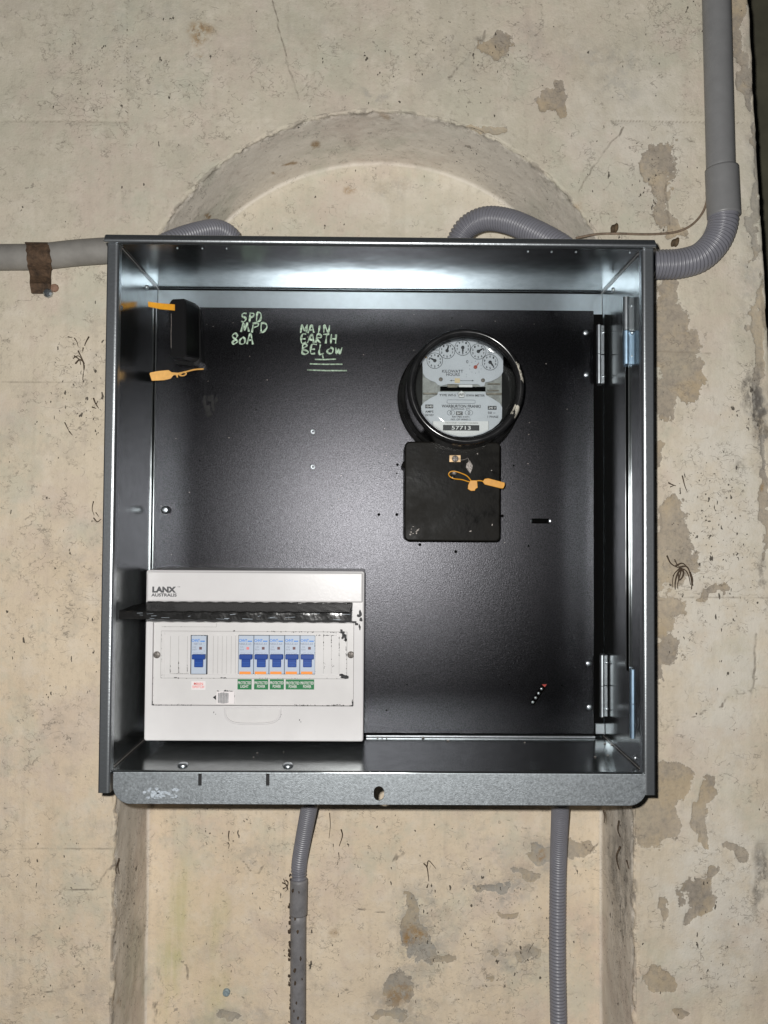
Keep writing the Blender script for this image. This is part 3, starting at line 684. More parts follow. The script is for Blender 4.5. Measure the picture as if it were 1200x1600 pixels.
# right wall: door-side slot strip and hinges
def yR(px, py):   # depth at which the right wall shows at px
    lo_, hi_ = 0.0, DEP
    for _ in range(40):
        m_ = (lo_+hi_)/2
        if P(px, py, m_).x < xr: lo_ = m_
        else: hi_ = m_
    return lo_
ys = yR(981, 800)
zA, zB_ = P(980, 566, ys).z, P(985, 1048, ys).z
bm = bmesh.new(); box(bm, (xr-.0012, ys-.006, zB_), (xr-.0002, ys+.003, zA)); done(bm, 'door_slot', HOLE, mb)
for dy in (-.0085, .0035):
    bm = bmesh.new(); box(bm, (xr-.0020, ys+dy-.001, zB_), (xr-.0002, ys+dy+.0006, zA), .0003); done(bm, 'slot_edge', GALV, mb)
def hinge(cx, y0, y1, wpx, yy, m1, m2, name='hinge'):
    a = P(cx, y0, yy); b = P(cx, y1, yy); w2 = M(wpx/2, yy); x = (a.x+b.x)/2
    e = bpy.data.objects.new(name, None); COL.objects.link(e); e.parent = mb; e.location = Vector((x, yy, b.z))-wpos(mb)
    zm = (a.z+b.z)/2
    for (z0, z1, m_) in ((b.z, zm-.0004, m2), (zm+.0004, a.z, m1)):
        bm = bmesh.new(); tube(bm, [Vector((x-w2*.35, yy-.003, z0)), Vector((x-w2*.35, yy-.003, z1))], w2*.55, 14)
        done(bm, 'knuckle', m_, e, smooth=False)
        bm = bmesh.new(); box(bm, (x-w2*.1, yy-.0035, z0), (x+w2, yy+.012, z1), .0008); done(bm, 'hinge_leaf', m_, e)
        screw(S_SMALL, (x+w2*.75, yy-.0034, (z0*.25+z1*.75) if z1 > zm+.001 else (z0*.75+z1*.25)), e, scale=.75)
    return e
hinge(937, 509, 600, 13, .138, ZINC, ZINC)
hinge(942, 1023, 1119, 13, .138, ZINC, ZINC)
hinge(980, 466, 570, 18, .045, ZINC, BLUEZ)
hinge(991, 1045, 1152, 18, .045, BLUEZ, BLUEZ)

# black mounting panel on hinges
YP = .150
x0 = xl+.0022; x1 = P(928, 800, YP).x; z1 = P(590, 482.5, YP).z; z0 = P(700, 1146, YP).z
hol = []
for (hx, hy, r) in [(621, 726, 2.2), (592, 804, 2.4), (620, 804, 2.4), (656, 851, 2.4), (712, 862, 2.4), (785, 806, 2.4), (826, 853, 1.8), (803, 727, 1.5), (604, 1110, 1.6), (636, 1070, 1.3), (878, 1071, 1.3), (796, 1070, 1.3), (706, 497, 1.4), (312, 720, 1.2), (366, 553, 1.2), (620, 740, 1.2), (400, 640, 1.0)]:
    c = P(hx, hy, YP); hol.append(circ(c.x, c.z, M(r, YP), 10))
c0, c1 = P(829, 814, YP), P(861, 814, YP)
hol.append(rrect(c0.x, c0.z-M(4, YP), c1.x, c0.z+M(4, YP), M(3.9, YP), 6))
def slotpoly(a, b, r, n=8):
    d = (b-a).normalized(); out = []
    an = math.atan2(d.z, d.x)
    for k in range(n+1): t_ = an-math.pi/2+math.pi*k/n; out.append((b.x+r*math.cos(t_), b.z+r*math.sin(t_)))
    for k in range(n+1): t_ = an+math.pi/2+math.pi*k/n; out.append((a.x+r*math.cos(t_), a.z+r*math.sin(t_)))
    return out
hol.append(slotpoly(P(833, 1098, YP), P(849, 1073, YP), M(4, YP)))
bm = bmesh.new(); plate(bm, rrect(x0, z0, x1, z1, .0008, 2), hol, YP, YP+.002, .0005, 2)
box(bm, (x0, YP+.0021, z0), (x0+.0015, DEP-.003, z1)); box(bm, (x1-.0015, YP+.0021, z0), (x1, YP+.010, z1))
panel = done(bm, 'mounting_panel', BLACKP, mb)
bm = bmesh.new(); box(bm, (x0-.0008, YP-.0006, z0), (x0+.0004, YP+.001, z1)); done(bm, 'folded_edge', GALV, panel)
bm = bmesh.new(); box(bm, (x0+.002, YP+.0062, zb+.001), (xr-.0012, YP+.0072, z1-.003)); done(bm, 'dark_gap_sheet', HOLE, panel)  # black sheet added behind the panel so the gap beside it reads dark
for (a, b) in (((829, 814), 3.0), ((861, 814), 3.6), ((849, 1073), 0)):
    if b:
        c = P(a[0], a[1], YP); screw(S_ZINC, (c.x, YP+.0028, c.z), panel, scale=b/5.0)
c = P(850, 1072, YP)
bm = bmesh.new(); plate(bm, [(c.x-.003, c.z+.0022), (c.x+.0035, c.z+.0025), (c.x+.001, c.z-.0012)], [], YP-.0008, YP-.0001); done(bm, 'red_rubber_bit', mat('dark_red_rubber', (.30, .03, .02), .6), panel)
for k in range(4):
    c = P(833+4.6*k, 1098-7*k, YP); screw(S_SMALL, (c.x, YP+.0026, c.z), panel, scale=.7)
for (hx, hy) in ((915, 520), (916, 585.5), (919, 1037), (920.5, 1105)):
    c = P(hx, hy, YP); screw(S_ZINC, (c.x, YP+.0001, c.z), panel, scale=.95)
c = P(260, 797, YP); screw(S_ZINC, (c.x, YP-.006, c.z), panel, scale=1.25)
bm = bmesh.new(); lathe(bm, (c.x, c.z), [(.003, YP-.007), (.003, YP)], 12); done(bm, 'screw_shank', ZINC, panel)
for (hx, hy) in ((489, 674.5), (489, 729.5)):
    c = P(hx, hy, YP); bm = bmesh.new(); lathe(bm, (c.x, c.z), [(.0012, YP-.0003), (.0018, YP-.0012), (.0029, YP-.0012), (.0034, YP-.0002)], 20); done(bm, 'rivet', ZINC, panel, smooth=True)
# panel floor bracket at lower right, rivets and screws of the box
c0, c1 = P(572, 1149.5, YP-.002), P(930, 1149.5, YP-.002)
bm = bmesh.new(); box(bm, (c0.x, YP-.003, zb+.0003), (c1.x, YP+.0045, zb+.0026), .0005); done(bm, 'lower_ledge', RIM, mb)
for (a, b, c_, d_) in ((931, 1131, 945, 1147),):
    bm = bmesh.new(); pbox(bm, a, b, c_, d_, .152, .160, .0005); done(bm, 'bracket', ZINC, mb)
for (hx, hy) in ((309, 1178), (462, 1178)):        # screws through the floor
    lo_, hi_ = 0.0, DEP
    for _ in range(40):
        m_ = (lo_+hi_)/2
        if P(hx, hy, m_).z < zb: hi_ = m_ if False else hi_; lo_ = m_
        else: hi_ = m_
    c = P(hx, hy, lo_); screw(S_ZINC, (c.x, c.y, zb), mb, rot=(R_(90)*-1, 0, 0), scale=.9)
for (hx, hy) in ((286, 1198), (450, 1198)):
    yy = .022; c = P(hx, hy, yy); screw(S_ZINC, (c.x, yy, zb), mb, rot=(R_(-90), 0, 0), scale=1.5)
for (hx, hy, sgn) in ((229.5, 449, -1), (184.5, 481, -1), (958, 453, 1), (992, 1184, 1), (206, 1179, -1), (987, 520, 1)):
    x = xl if sgn < 0 else xr; lo_, hi_ = 0.0, DEP
    for _ in range(40):
        m_ = (lo_+hi_)/2; v = P(hx, hy, m_).x
        if (v > xl if sgn < 0 else v < xr) == (sgn > 0): lo_ = m_
        else: hi_ = m_
        if sgn < 0:
            pass
    c = P(hx, hy, lo_); yy = min(max(lo_, .015), DEP-.006)
    if sgn < 0:
        # on the left wall depth grows as px grows
        lo_, hi_ = 0.0, DEP
        for _ in range(40):
            m_ = (lo_+hi_)/2
            if P(hx, hy, m_).x > xl: lo_ = m_
            else: hi_ = m_
        yy = min(max(lo_, .015), DEP-.006); c = P(hx, hy, yy)
    screw(S_SMALL, (x, yy, c.z), mb, rot=(0, 0, R_(90)*(1 if sgn < 0 else -1)), scale=1.1)
for hx in (277, 316, 354, 825, 862, 900, 984):      # zinc heads stand for the light in pin holes under the roof
    yy = .014; c = P(hx, 394, yy); screw(S_SMALL, (c.x, yy, zt), mb, name='lit_pin_hole', rot=(R_(90), 0, 0), scale=.45)
# rubber gland strips on top of the box
for (a, b, hgt) in ((228, 306, 0), (305, 366, 1), (815, 955, 1)):
    if hgt:
        ca, cb = P(a, 366, .06), P(b, 368, .06)
        bm = bmesh.new(); box(bm, (ca.x, .03, zt+.0135), (cb.x, .15, zt+.0170), .0008); box(bm, (ca.x+.004, .035, zt+.002), (cb.x-.004, .14, zt+.0135)); done(bm, 'gland_plate', RUB, mb)
# white residue smear on the flange
def blob(cx, cy, rx, ry, n=18, ir=.45, seed=0):
    q = random.Random(seed); ph = [q.uniform(0, 6.28) for _ in range(5)]; am = [q.uniform(.3, 1)/(k+1) for k in range(5)]
    out = []
    for i in range(n):
        a = 2*math.pi*i/n; r = 1+ir*sum(am[k]*math.sin((k+2)*a+ph[k]) for k in range(5))*.6
        out.append((cx+rx*r*math.cos(a), cy+ry*r*math.sin(a)))
    return out
def pblobs(name, spec, y, m, parent, th=.0002):
    bm = bmesh.new()
    for i, (cx, cy, rx, ry) in enumerate(spec):
        q = [P(a, b, y) for a, b in blob(cx, cy, rx, ry, 14, .5, i*7+len(spec))]
        plate(bm, [(v.x, v.z) for v in q], [], y-th-.00003*(i % 7), y+.0001)
    return done(bm, name, m, parent)
rr = random.Random(3)
sp = []
for i in range(46): a = rr.gauss(0, 1); sp.append((250+a*13, 1240+rr.gauss(0, 4)+abs(a)*1.2, rr.uniform(1, 4), rr.uniform(.8, 2.2)))
pblobs('white_residue', sp, .0004, DUST, mb, .00015)
# scattered black crumbs on floor
bm = bmesh.new()
for (cx, cy) in [(396, 1192), (402, 1185), (443, 1183), (220, 1159), (230, 1160), (246, 1161), (256, 1162), (945, 1164), (956, 1166), (968, 1170), (661, 1150), (590, 1150), (597, 1148), (604, 1148), (930, 1189), (950, 1186), (700, 1160), (820, 1163), (207, 1180), (181, 1196), (995, 1194), (988, 1178)]:
    yy = max(.02, min(.145, .02+(1206-cy)/58*.14)); c = P(cx, cy, yy); s = rr.uniform(.0008, .0018)
    g = bmesh.ops.create_icosphere(bm, subdivisions=1, radius=s)
    for v in g['verts']: v.co = Vector((c.x+v.co.x*rr.uniform(.8, 1.8), yy+v.co.y, zb+.0008+v.co.z*.6))
done(bm, 'debris_crumbs', LEAD, floor)['kind'] = 'stuff'

# handwriting
G = {'S': [[(.9, .9), (.5, 1), (.1, .8), (.3, .55), (.8, .4), (.8, .1), (.4, 0), (.05, .1)]], 'P': [[(.2, 0), (.25, 1)], [(.2, .95), (.8, .95), (.9, .65), (.3, .45)]],
     'D': [[(.15, .05), (.2, .95), (.7, .9), (.95, .5), (.6, .05), (.15, .02)]], 'O': [[(.5, .95), (.1, .6), (.2, .1), (.7, .02), (.95, .5), (.6, .95), (.4, .93)]],
     'm': [[(.0, 0), (.1, .9), (.2, .8), (.4, .2), (.6, .9), (.8, .75), (1, 0)]], '8': [[(.9, .85), (.5, 1), (.1, .8), (.4, .5), (.9, .25), (.5, 0), (.1, .2), (.5, .5), (.9, .85)]],
     'A': [[(0, 0), (.5, 1), (.95, 0)], [(.2, .4), (.8, .38)]], 'M': [[(0, 0), (.1, 1), (.5, .35), (.9, 1), (1, 0)]], 'I': [[(.5, 0), (.5, 1)]], 'N': [[(.05, 0), (.1, 1), (.85, .05), (.9, 1)]],
     'E': [[(.9, .95), (.3, 1), (.1, .5), (.25, 0), (.9, .05)], [(.15, .5), (.75, .52)]], 'R': [[(.1, 0), (.15, 1), (.8, .9), (.75, .55), (.2, .5), (.95, 0)]], 'T': [[(0, .95), (1, .95)], [(.5, .95), (.45, 0)]],
     'H': [[(.05, 0), (.1, 1)], [(.9, 1), (.9, 0)], [(.1, .5), (.9, .5)]], 'B': [[(.1, 0), (.15, 1), (.8, .85), (.2, .52), (.95, .3), (.7, .02), (.1, 0)]], 'L': [[(.2, 1), (.15, .05), (.8, .1)]],
     'o': [[(.5, .65), (.15, .4), (.3, .05), (.8, .1), (.85, .5), (.5, .65)]], 'w': [[(.0, .7), (.25, .05), (.5, .55), (.75, .05), (1, .7)]]}
def scribble(s, px0, py0, px1, py1, parent, th=1.25, slant=.12):
    bm = bmesh.new(); n = len(s); wch = (px1-px0)/n; q = random.Random(len(s)*31+int(px0))
    for i, ch in enumerate(s):
        for st in G[ch]:
            pts = []
            for (u, v) in st:
                pts.append(P(px0+wch*(i+.08+.80*u+slant*(v-.5))+q.uniform(-.8, .8), py1+(py0-py1)*v+q.uniform(-.8, .8), YP-.0002))
            ph = q.uniform(0, 6); tube(bm, catmull(pts, 5), lambda L, ph=ph: M(th*(1.15+.45*math.sin(L*420+ph)), YP), 6, squash=.15)
    return done(bm, 'handwriting', PEN, parent, smooth=True)
scribble('SPD', 376, 489, 410, 503, panel); scribble('mPD', 377, 504, 419, 519, panel); scribble('8oA', 361, 521, 397, 538, panel)
scribble('MAIN', 470, 508, 516, 520, panel); scribble('EARTH', 469, 522, 527, 536, panel); scribble('BELow', 470, 538, 536, 553, panel)
bm = bmesh.new()
for (a, b, c_, d_) in ((492, 561.5, 525, 561), (484, 568.5, 535, 569), (480, 578, 542, 579), (504, 554, 505, 560)):
    tube(bm, [P(a, b, YP-.0002), P((a+c_)/2, (b+d_)/2+.5, YP-.0002), P(c_, d_, YP-.0002)], M(1.25, YP), 6, squash=.15)
done(bm, 'handwriting', PEN, panel, smooth=True)
SM = mat('dull_smudge', (.010, .010, .010), .6, spec=.2, nscale=300, namt=.9)
pblobs('smudge', [(320, 628, 3, 9), (325, 640, 4, 8), (333, 634, 3, 9), (329, 622, 6, 4), (327, 648, 5, 3), (338, 625, 2, 5)], YP-.0002, SM, panel)
pblobs('dust_flecks', [(rr.uniform(250, 920), rr.uniform(490, 880), rr.uniform(.5, .9), rr.uniform(.5, .9)) for _ in range(46)], YP-.0002, LEAD, panel, .0001)['kind'] = 'stuff'

# ================================================================== ELECTRICITY METER
YF = .056
cc = P(728, 604, YF); cx, cz = cc.x, cc.z
mt = thing('electricity_meter', 'old round black electricity meter with five clock dials, on the right of the black panel', 'electricity meter', (cx, YP, cz-.08))
YD = .0665
bm = bmesh.new()
lathe(bm, (cx, cz), [(.0, .1485), (.0790, .1485), (.0805, .146), (.0812, .140), (.0806, .134), (.0785, .1310), (.0762, .1300), (.0758, .1250), (.0772, .1235), (.0775, .118), (.0765, .1140), (.0735, .1125), (.0728, .110)], 128)
base = done(bm, 'base', BAKE, mt, smooth=True)
for k in range(3):
    pass
# glass cover rim with scraped paint (attribute)
prof = [(.0732, .1120)]
for k in range(12): prof.append((.0730-.0012*k/11, .110-.046*k/11))
for k in range(1, 13):
    a = math.pi*k/12; prof.append((.0668+.0050*math.cos(a), .062-.0095*math.sin(a)))
prof += [(.0617, .0635), (.0616, .0700), (.0616, .094)]
bm = bmesh.new(); lathe(bm, (cx, cz), prof, 220)
bmesh.ops.recalc_face_normals(bm, faces=bm.faces)
me = bpy.data.meshes.new('cover_ring'); bm.to_mesh(me); bm.free(); me.polygons.foreach_set('use_smooth', [True]*len(me.polygons))
n = len(me.vertices); co = np.empty(n*3); me.vertices.foreach_get('co', co); co = co.reshape(-1, 3)
an = np.degrees(np.arctan2(co[:, 2]-cz, co[:, 0]-cx)); rr_ = np.hypot(co[:, 2]-cz, co[:, 0]-cx)
sm = np.maximum(np.exp(-((an-17)/20)**2)*.95*(rr_ > .0665), np.exp(-((an+27)/13)**2)*.98*(rr_ > .0630))
at = me.attributes.new('scrape', 'FLOAT', 'POINT'); at.data.foreach_set('value', sm.astype(np.float32))
RM = mat('scraped_black_rim', (.012, .012, .0125), .22, spec=.6, nscale=40, namt=.5, rvar=.07)
N = RM.node_tree; b = N.nodes['Principled BSDF']; src = b.inputs['Base Color'].links[0].from_socket
q = N.nodes.new('ShaderNodeAttribute'); q.attribute_name = 'scrape'
nz = N.nodes.new('ShaderNodeTexNoise'); nz.inputs['Scale'].default_value = 130; nz.inputs['Detail'].default_value = 5; nz.inputs['Roughness'].default_value = .75
tc_ = N.nodes.new('ShaderNodeTexCoord'); mp = N.nodes.new('ShaderNodeMapping'); mp.inputs['Scale'].default_value = (1.3, 1, .6); N.links.new(tc_.outputs['Object'], mp.inputs[0]); N.links.new(mp.outputs[0], nz.inputs['Vector'])
ad = N.nodes.new('ShaderNodeMath'); ad.operation = 'MULTIPLY'; N.links.new(q.outputs['Fac'], ad.inputs[0]); N.links.new(nz.outputs[0], ad.inputs[1])
mr_ = N.nodes.new('ShaderNodeMapRange'); mr_.inputs[1].default_value = .415; mr_.inputs[2].default_value = .44; N.links.new(ad.outputs[0], mr_.inputs[0])
mx_ = N.nodes.new('ShaderNodeMix'); mx_.data_type = 'RGBA'; N.links.new(mr_.outputs[0], mx_.inputs[0]); N.links.new(src, mx_.inputs[6]); mx_.inputs[7].default_value = (.50, .47, .40, 1); N.links.new(mx_.outputs[2], b.inputs['Base Color'])
ring = link('cover_ring', me, RM, mt)
bm = bmesh.new(); lathe(bm, (cx, cz), [(0, .0570), (.030, .0573), (.048, .0580), (.0612, .0596), (.0615, .0604), (.0612, .0612), (.048, .0598), (.030, .0591), (0, .0588)], 96)
done(bm, 'window_glass', GL, mt, smooth=True)
bm = bmesh.new(); lathe(bm, (cx, cz), [(0, .092), (.0722, .092)], 96); done(bm, 'interior_back', FUSE, mt)
# plates: coordinates measured from a 6.667x crop of the dial
def D(X, Y): return (640+X/6.667, 510+Y/6.667)
def plate_px(name, pts, y, m, parent, ch=.0003, back=.0012):
    q = [P(a, b, y) for a, b in pts]; bm = bmesh.new(); plate(bm, [(v.x, v.z) for v in q], [], y, y+back, ch, 2); return done(bm, name, m, parent)
bm = bmesh.new(); pbox(bm, *D(135, 430), *D(960, 900), YD+.006, YD+.012); mech = done(bm, 'mechanism', MECH, mt)
bm = bmesh.new()
pbox(bm, *D(320, 628), *D(790, 672), YD+.0035, YD+.0058); done(bm, 'slot', HOLE, mt)
bm = bmesh.new()
MB_ = mat('mechanism_bar', (.20, .185, .16), .5, .4, nscale=200, namt=.4)
for (a, b_, c_, d_) in ((395, 603, 500, 636), (815, 590, 945, 604), (815, 660, 930, 672), (140, 690, 290, 706), (800, 690, 960, 712)): bm = bmesh.new(); pbox(bm, *D(a, b_), *D(c_, d_), YD+.002, YD+.0058, .0004); done(bm, 'mechanism_bar', MB_, mt)
bm = bmesh.new(); pbox(bm, *D(515, 606), *D(655, 632), YD+.001, YD+.003, .0003); done(bm, 'mechanism_plate', DIALB, mt)
# keep everything inside the window circle when seen square on
def clipc(pts, r):
    out = []
    for a, b in pts:
        v = P(a, b, YD); d = Vector((v.x-cx, v.z-cz))
        out.append((a, b))
    return out
upp = [(130, 300), (150, 262), (190, 222), (250, 178), (320, 138), (400, 110), (480, 94), (560, 90), (640, 94), (720, 112), (800, 142), (870, 182), (930, 228), (965, 270), (975, 310), (975, 470), (955, 508), (915, 540), (850, 572), (790, 582), (780, 618), (745, 628), (715, 603), (400, 600), (330, 620), (295, 610), (268, 580), (215, 562), (165, 530), (138, 488)]
up_ = plate_px('dial_plate', [D(*p) for p in upp], YD, DIALW, mt)
lop = [(300, 680), (790, 680), (800, 715), (880, 760), (940, 800), (965, 840), (962, 960), (930, 1010), (860, 1070), (760, 1120), (660, 1146), (560, 1152), (460, 1146), (350, 1110), (250, 1060), (170, 990), (125, 930), (120, 830), (150, 790), (220, 745), (285, 715)]
lo_p = plate_px('name_plate', [D(*p) for p in lop], YD, DIALW, mt)
q = [(243, 988), (822, 988), (822, 1080), (700, 1128), (600, 1142), (500, 1142), (380, 1112), (243, 1052)]
plate_px('serial_plate', [D(*p) for p in q], YD-.0004, DIALB, lo_p, .0001, .0003)
dials = [(262, 358, '10,000', (250, 250), 172), (390, 255, '1000', (392, 155), 16), (553, 222, '100', (555, 122), 180), (715, 262, '10', (712, 160), 58), (838, 375, '1', None, 143)]
for i, (X, Y, s, tp, ang) in enumerate(dials):
    a, b_ = D(X, Y); c = P(a, b_, YD); r = M(83/6.667, YD)
    bm = bmesh.new(); lathe(bm, (c.x, c.z), [(r-.00038, YD-.0003), (r+.00022, YD-.0003)], 40); dl = done(bm, 'dial_ring', DPRINT, up_)
    # pointer
    bm = bmesh.new(); lathe(bm, (c.x, c.z), [(0, YD-.0022), (.0019, YD-.0020), (.0022, YD-.0008)], 16)
    an_ = R_(90-ang if i != 0 else 152); dx, dz = math.cos(an_), math.sin(an_)
    tip = Vector((c.x+dx*r*.86, YD-.0018, c.z+dz*r*.86)); w_ = .0011
    pv = [(c.x-dz*w_-dx*.002, c.z+dx*w_-dz*.002), (c.x+dx*r*.45-dz*w_*.9, c.z+dz*r*.45+dx*w_*.9), (tip.x, tip.z), (c.x+dx*r*.45+dz*w_*.9, c.z+dz*r*.45-dx*w_*.9), (c.x+dz*w_-dx*.002, c.z-dx*w_-dz*.002)]
    plate(bm, pv, [], YD-.0019, YD-.0014); done(bm, 'pointer', DPRINT, up_)
    for k in range(10):
        t_ = R_(90-36*k*(1 if i % 2 == 0 else -1)); ctext('dial_digit', str(k), a+9.0*math.cos(t_), b_-9.0*math.sin(t_), 2.4, YD, DPRINT, dl, 3.4, bold=.03)
    if tp: ctext('dial_text', s, *D(*tp), 15 if i == 0 else (11 if i == 1 else (7 if i == 2 else 4)), YD, DPRINT, up_, 3.2)
ctext('dial_text', '1 KWH\nPER DIV', *D(862, 262), 14, YD, DPRINT, up_, 7.5)
ctext('dial_text', 'KILOWATT', *D(448, 468), 33, YD, DPRINT, up_, 4.8, bold=.01)
ctext('dial_text', 'HOURS', *D(452, 502), 21, YD, DPRINT, up_, 4.6, bold=.01)
ctext('dial_text', '0', *D(600, 368), 3.4, YD, DPRINT, up_, 5)
bm = bmesh.new()
for k in range(10):
    t_ = 2*math.pi*k/10+.3; a, b_ = D(685+62*math.cos(t_), 425+62*math.sin(t_)); c = P(a, b_, YD)
    ra = (math.cos(t_)*.0007, -math.sin(t_)*.0007); box(bm, (c.x-.0003, YD-.0003, c.z-.0004), (c.x+.0003, YD-.0001, c.z+.0004))
for (X, Y) in ((590, 500), (590, 525)):
    c = P(*D(X, Y), YD); box(bm, (c.x-.0002, YD-.0003, c.z-.0005), (c.x+.0002, YD-.0001, c.z+.0005))
done(bm, 'tick_marks', DPRINT, up_)
c = P(*D(685, 425), YD); bm = bmesh.new(); lathe(bm, (c.x, c.z), [(0, YD-.002), (.0021, YD-.0018), (.0024, YD-.0006)], 14); tp_ = P(*D(718, 388), YD)
tube(bm, [Vector((c.x, YD-.0015, c.z)), Vector((tp_.x, YD-.0015, tp_.z))], .0005, 6); done(bm, 'red_pointer', mat('red_brown_pointer', (.30, .05, .03), .5), up_)
bm = bmesh.new(); pbox(bm, *D(425, 563), *D(665, 567), YD-.0003, YD-.0001)
for (X, s_) in ((420, 1), (668, -1)):
    p1, p2, p3 = P(*D(X, 565), YD), P(*D(X+s_*18, 556), YD), P(*D(X+s_*18, 574), YD); plate(bm, [(p1.x, p1.z), (p2.x, p2.z), (p3.x, p3.z)], [], YD-.0004, YD-.0001)
done(bm, 'direction_arrow', DPRINT, up_)
bm = bmesh.new(); pbox(bm, *D(470, 540), *D(525, 588), YD-.001, YD-.0001, .0002); done(bm, 'tan_marker', TAN, up_)
pblobs('rust_spot', [(*D(160, 312), 3.0, 3.4)], YD-.0001, BRASS, up_, .0002)
for (X, Y) in ((325, 552), (765, 562)):
    c = P(*D(X, Y), YD); screw(S_DARK, (c.x, YD, c.z), up_, scale=.55)
for s, X, Y, w_, h_, bo in (('TYPE WF-5', 395, 717, 26, 3.6, .0), ('KWH METER', 688, 720, 29, 3.6, 0), ('WARBURTON FRANKI', 536, 832, 61, 4.8, .006), ('AUSTRALIA  PTY', 532, 861, 31, 2.2, 0),
                        ('AMPS', 205, 888, 13, 3.6, 0), ('250 REV', 205, 924, 14, 3.4, 0), ('50 ~', 855, 900, 12, 3.6, 0), ('1 PHASE', 868, 942, 17, 3.4, 0), ('REV PER KWH', 532, 943, 27, 2.4, 0), ('NO. OF WIRES 2', 532, 970, 31, 2.8, 0)):
    ctext('plate_text', s, *D(X, Y), w_, YD, DPRINT, lo_p, h_, bold=bo+.018)
ctext('plate_text', 'THE SYDNEY COUNTY COUNCIL', *D(540, 1006), 53, YD-.0004, DPRINT, lo_p, 2.4)
ctext('plate_text', '. . . . . . . . . . .', *D(560, 1120), 30, YD-.0004, DPRINT, lo_p, .6)
def inv(s, X0, Y0, X1, Y1, tw, th_, y=YD):
    bm = bmesh.new(); pbox(bm, *D(X0, Y0), *D(X1, Y1), y-.0004, y-.0001); o = done(bm, 'black_box', DPRINT, lo_p)
    ctext('box_text', s, *D((X0+X1)/2, (Y0+Y1)/2), tw, y-.0004, DIALB, o, th_, bold=.01)
inv('10/40', 163, 814, 246, 853, 10.5, 3.4); inv('240 V', 815, 828, 906, 868, 11.5, 3.6); inv('BIC', 484, 886, 552, 924, 7.5, 3.6)
inv('57713', 348, 1027, 726, 1085, 30, 6.0, YD-.0004)
for X in (430, 618):
    c = P(*D(X, 900), YD); r = M(4, YD)
    for q_, r_ in ((-.0018, r), (.0018, r), (0, r*.5)):
        bm = bmesh.new(); lathe(bm, (c.x+q_, c.z), [(r_-.0005, YD-.0003), (r_-.0001, YD-.0003)], 20); done(bm, 'coil_symbol', DPRINT, lo_p)
# rounded slot outline
a_ = prect(*D(388, 765), *D(684, 805), YD)
bm = bmesh.new(); po = rrect(a_[0], a_[1], a_[2], a_[3], .0016, 4); plate(bm, po, [offset(po, .00035)], YD-.0003, YD-.0001); done(bm, 'slot_outline', DPRINT, lo_p)
pent = [D(*p) for p in ((540, 668), (580, 693), (566, 742), (516, 742), (498, 693))]
v = [P(a, b_, YD) for a, b_ in pent]; po = [(q_.x, q_.z) for q_ in v]
bm = bmesh.new(); plate(bm, po, [], YD-.0005, YD-.0001); em_ = done(bm, 'emblem', DPRINT, lo_p)
bm = bmesh.new(); plate(bm, offset(po, .0005), [], YD-.0008, YD-.0006); done(bm, 'emblem_face', DIALB, em_)
ctext('emblem_text', 'WF', *D(539, 712), 8, YD-.0008, DPRINT, em_, 4.2, bold=.02)
bm = bmesh.new(); pbox(bm, *D(242, 985), *D(244, 1060), YD-.0009, YD-.0001); pbox(bm, *D(822, 985), *D(824, 1075), YD-.0009, YD-.0001); done(bm, 'border_lines', DPRINT, lo_p)
# terminal cover
YT = .094
x0_, z0_, x1_, z1_ = prect(632, 690, 782, 846, YT)
po = rrect(x0_, z0_, x1_, z1_, .0065, 8)
bm = bmesh.new(); plate(bm, po, [], YT, YP-.0004, .0022, 4); tcv = done(bm, 'terminal_cover', BAKED, mt)
pc_ = P(635, 725, YT); bm = bmesh.new(); lathe(bm, (pc_.x-.0004, pc_.z), [(0, YT+.006), (.004, YT+.006), (.005, YT+.009), (.005, YP-.001)], 16); done(bm, 'side_boss', BAKED, tcv, smooth=True)
bm = bmesh.new(); pbox(bm, 702, 711, 720, 722, YT-.0022, YT-.0002, .0004); tb_ = done(bm, 'brass_tab', BRASS, tcv)
c = P(711, 717, YT); screw(S_DARK, (c.x, YT-.0022, c.z), tb_, scale=.9)
c = P(709, 739, YT); bm = bmesh.new(); lathe(bm, (c.x, c.z), [(0, YT-.007), (.0028, YT-.0065), (.0032, YT-.004), (.0024, YT-.0001)], 14); done(bm, 'seal_stud', LEAD, tcv, smooth=True)
c = P(707, 746, YT); bm = bmesh.new(); lathe(bm, (c.x, c.z), [(0, YT-.005), (.0030, YT-.0046), (.0036, YT-.0001)], 14); done(bm, 'seal_stud', BAKE, tcv, smooth=True)
plate_px('lead_tag', [(734, 719), (739, 727), (738, 733), (735, 740), (731, 735), (728, 730), (729, 724)], YT-.002, LEAD, tcv, .0005, .0018)
bm = bmesh.new(); tube(bm, catmull([P(720, 719, YT-.001), P(726, 718, YT-.002), P(731, 716, YT-.003), P(733, 721, YT-.002)], 5), .0005, 6); done(bm, 'seal_wire', LEAD, tcv)
pblobs('dust_scuffs', [(rr.uniform(636, 656), rr.uniform(820, 838), rr.uniform(.5, 1.2), rr.uniform(.5, 1.5)) for _ in range(12)] + [(769, 820, .9, 1.4), (652, 829, 1, 1.1), (746, 709, 1, 1), (768, 735, .9, .6), (735, 830, 2.2, .8)], YT-.0001, LEAD, tcv, .0001)

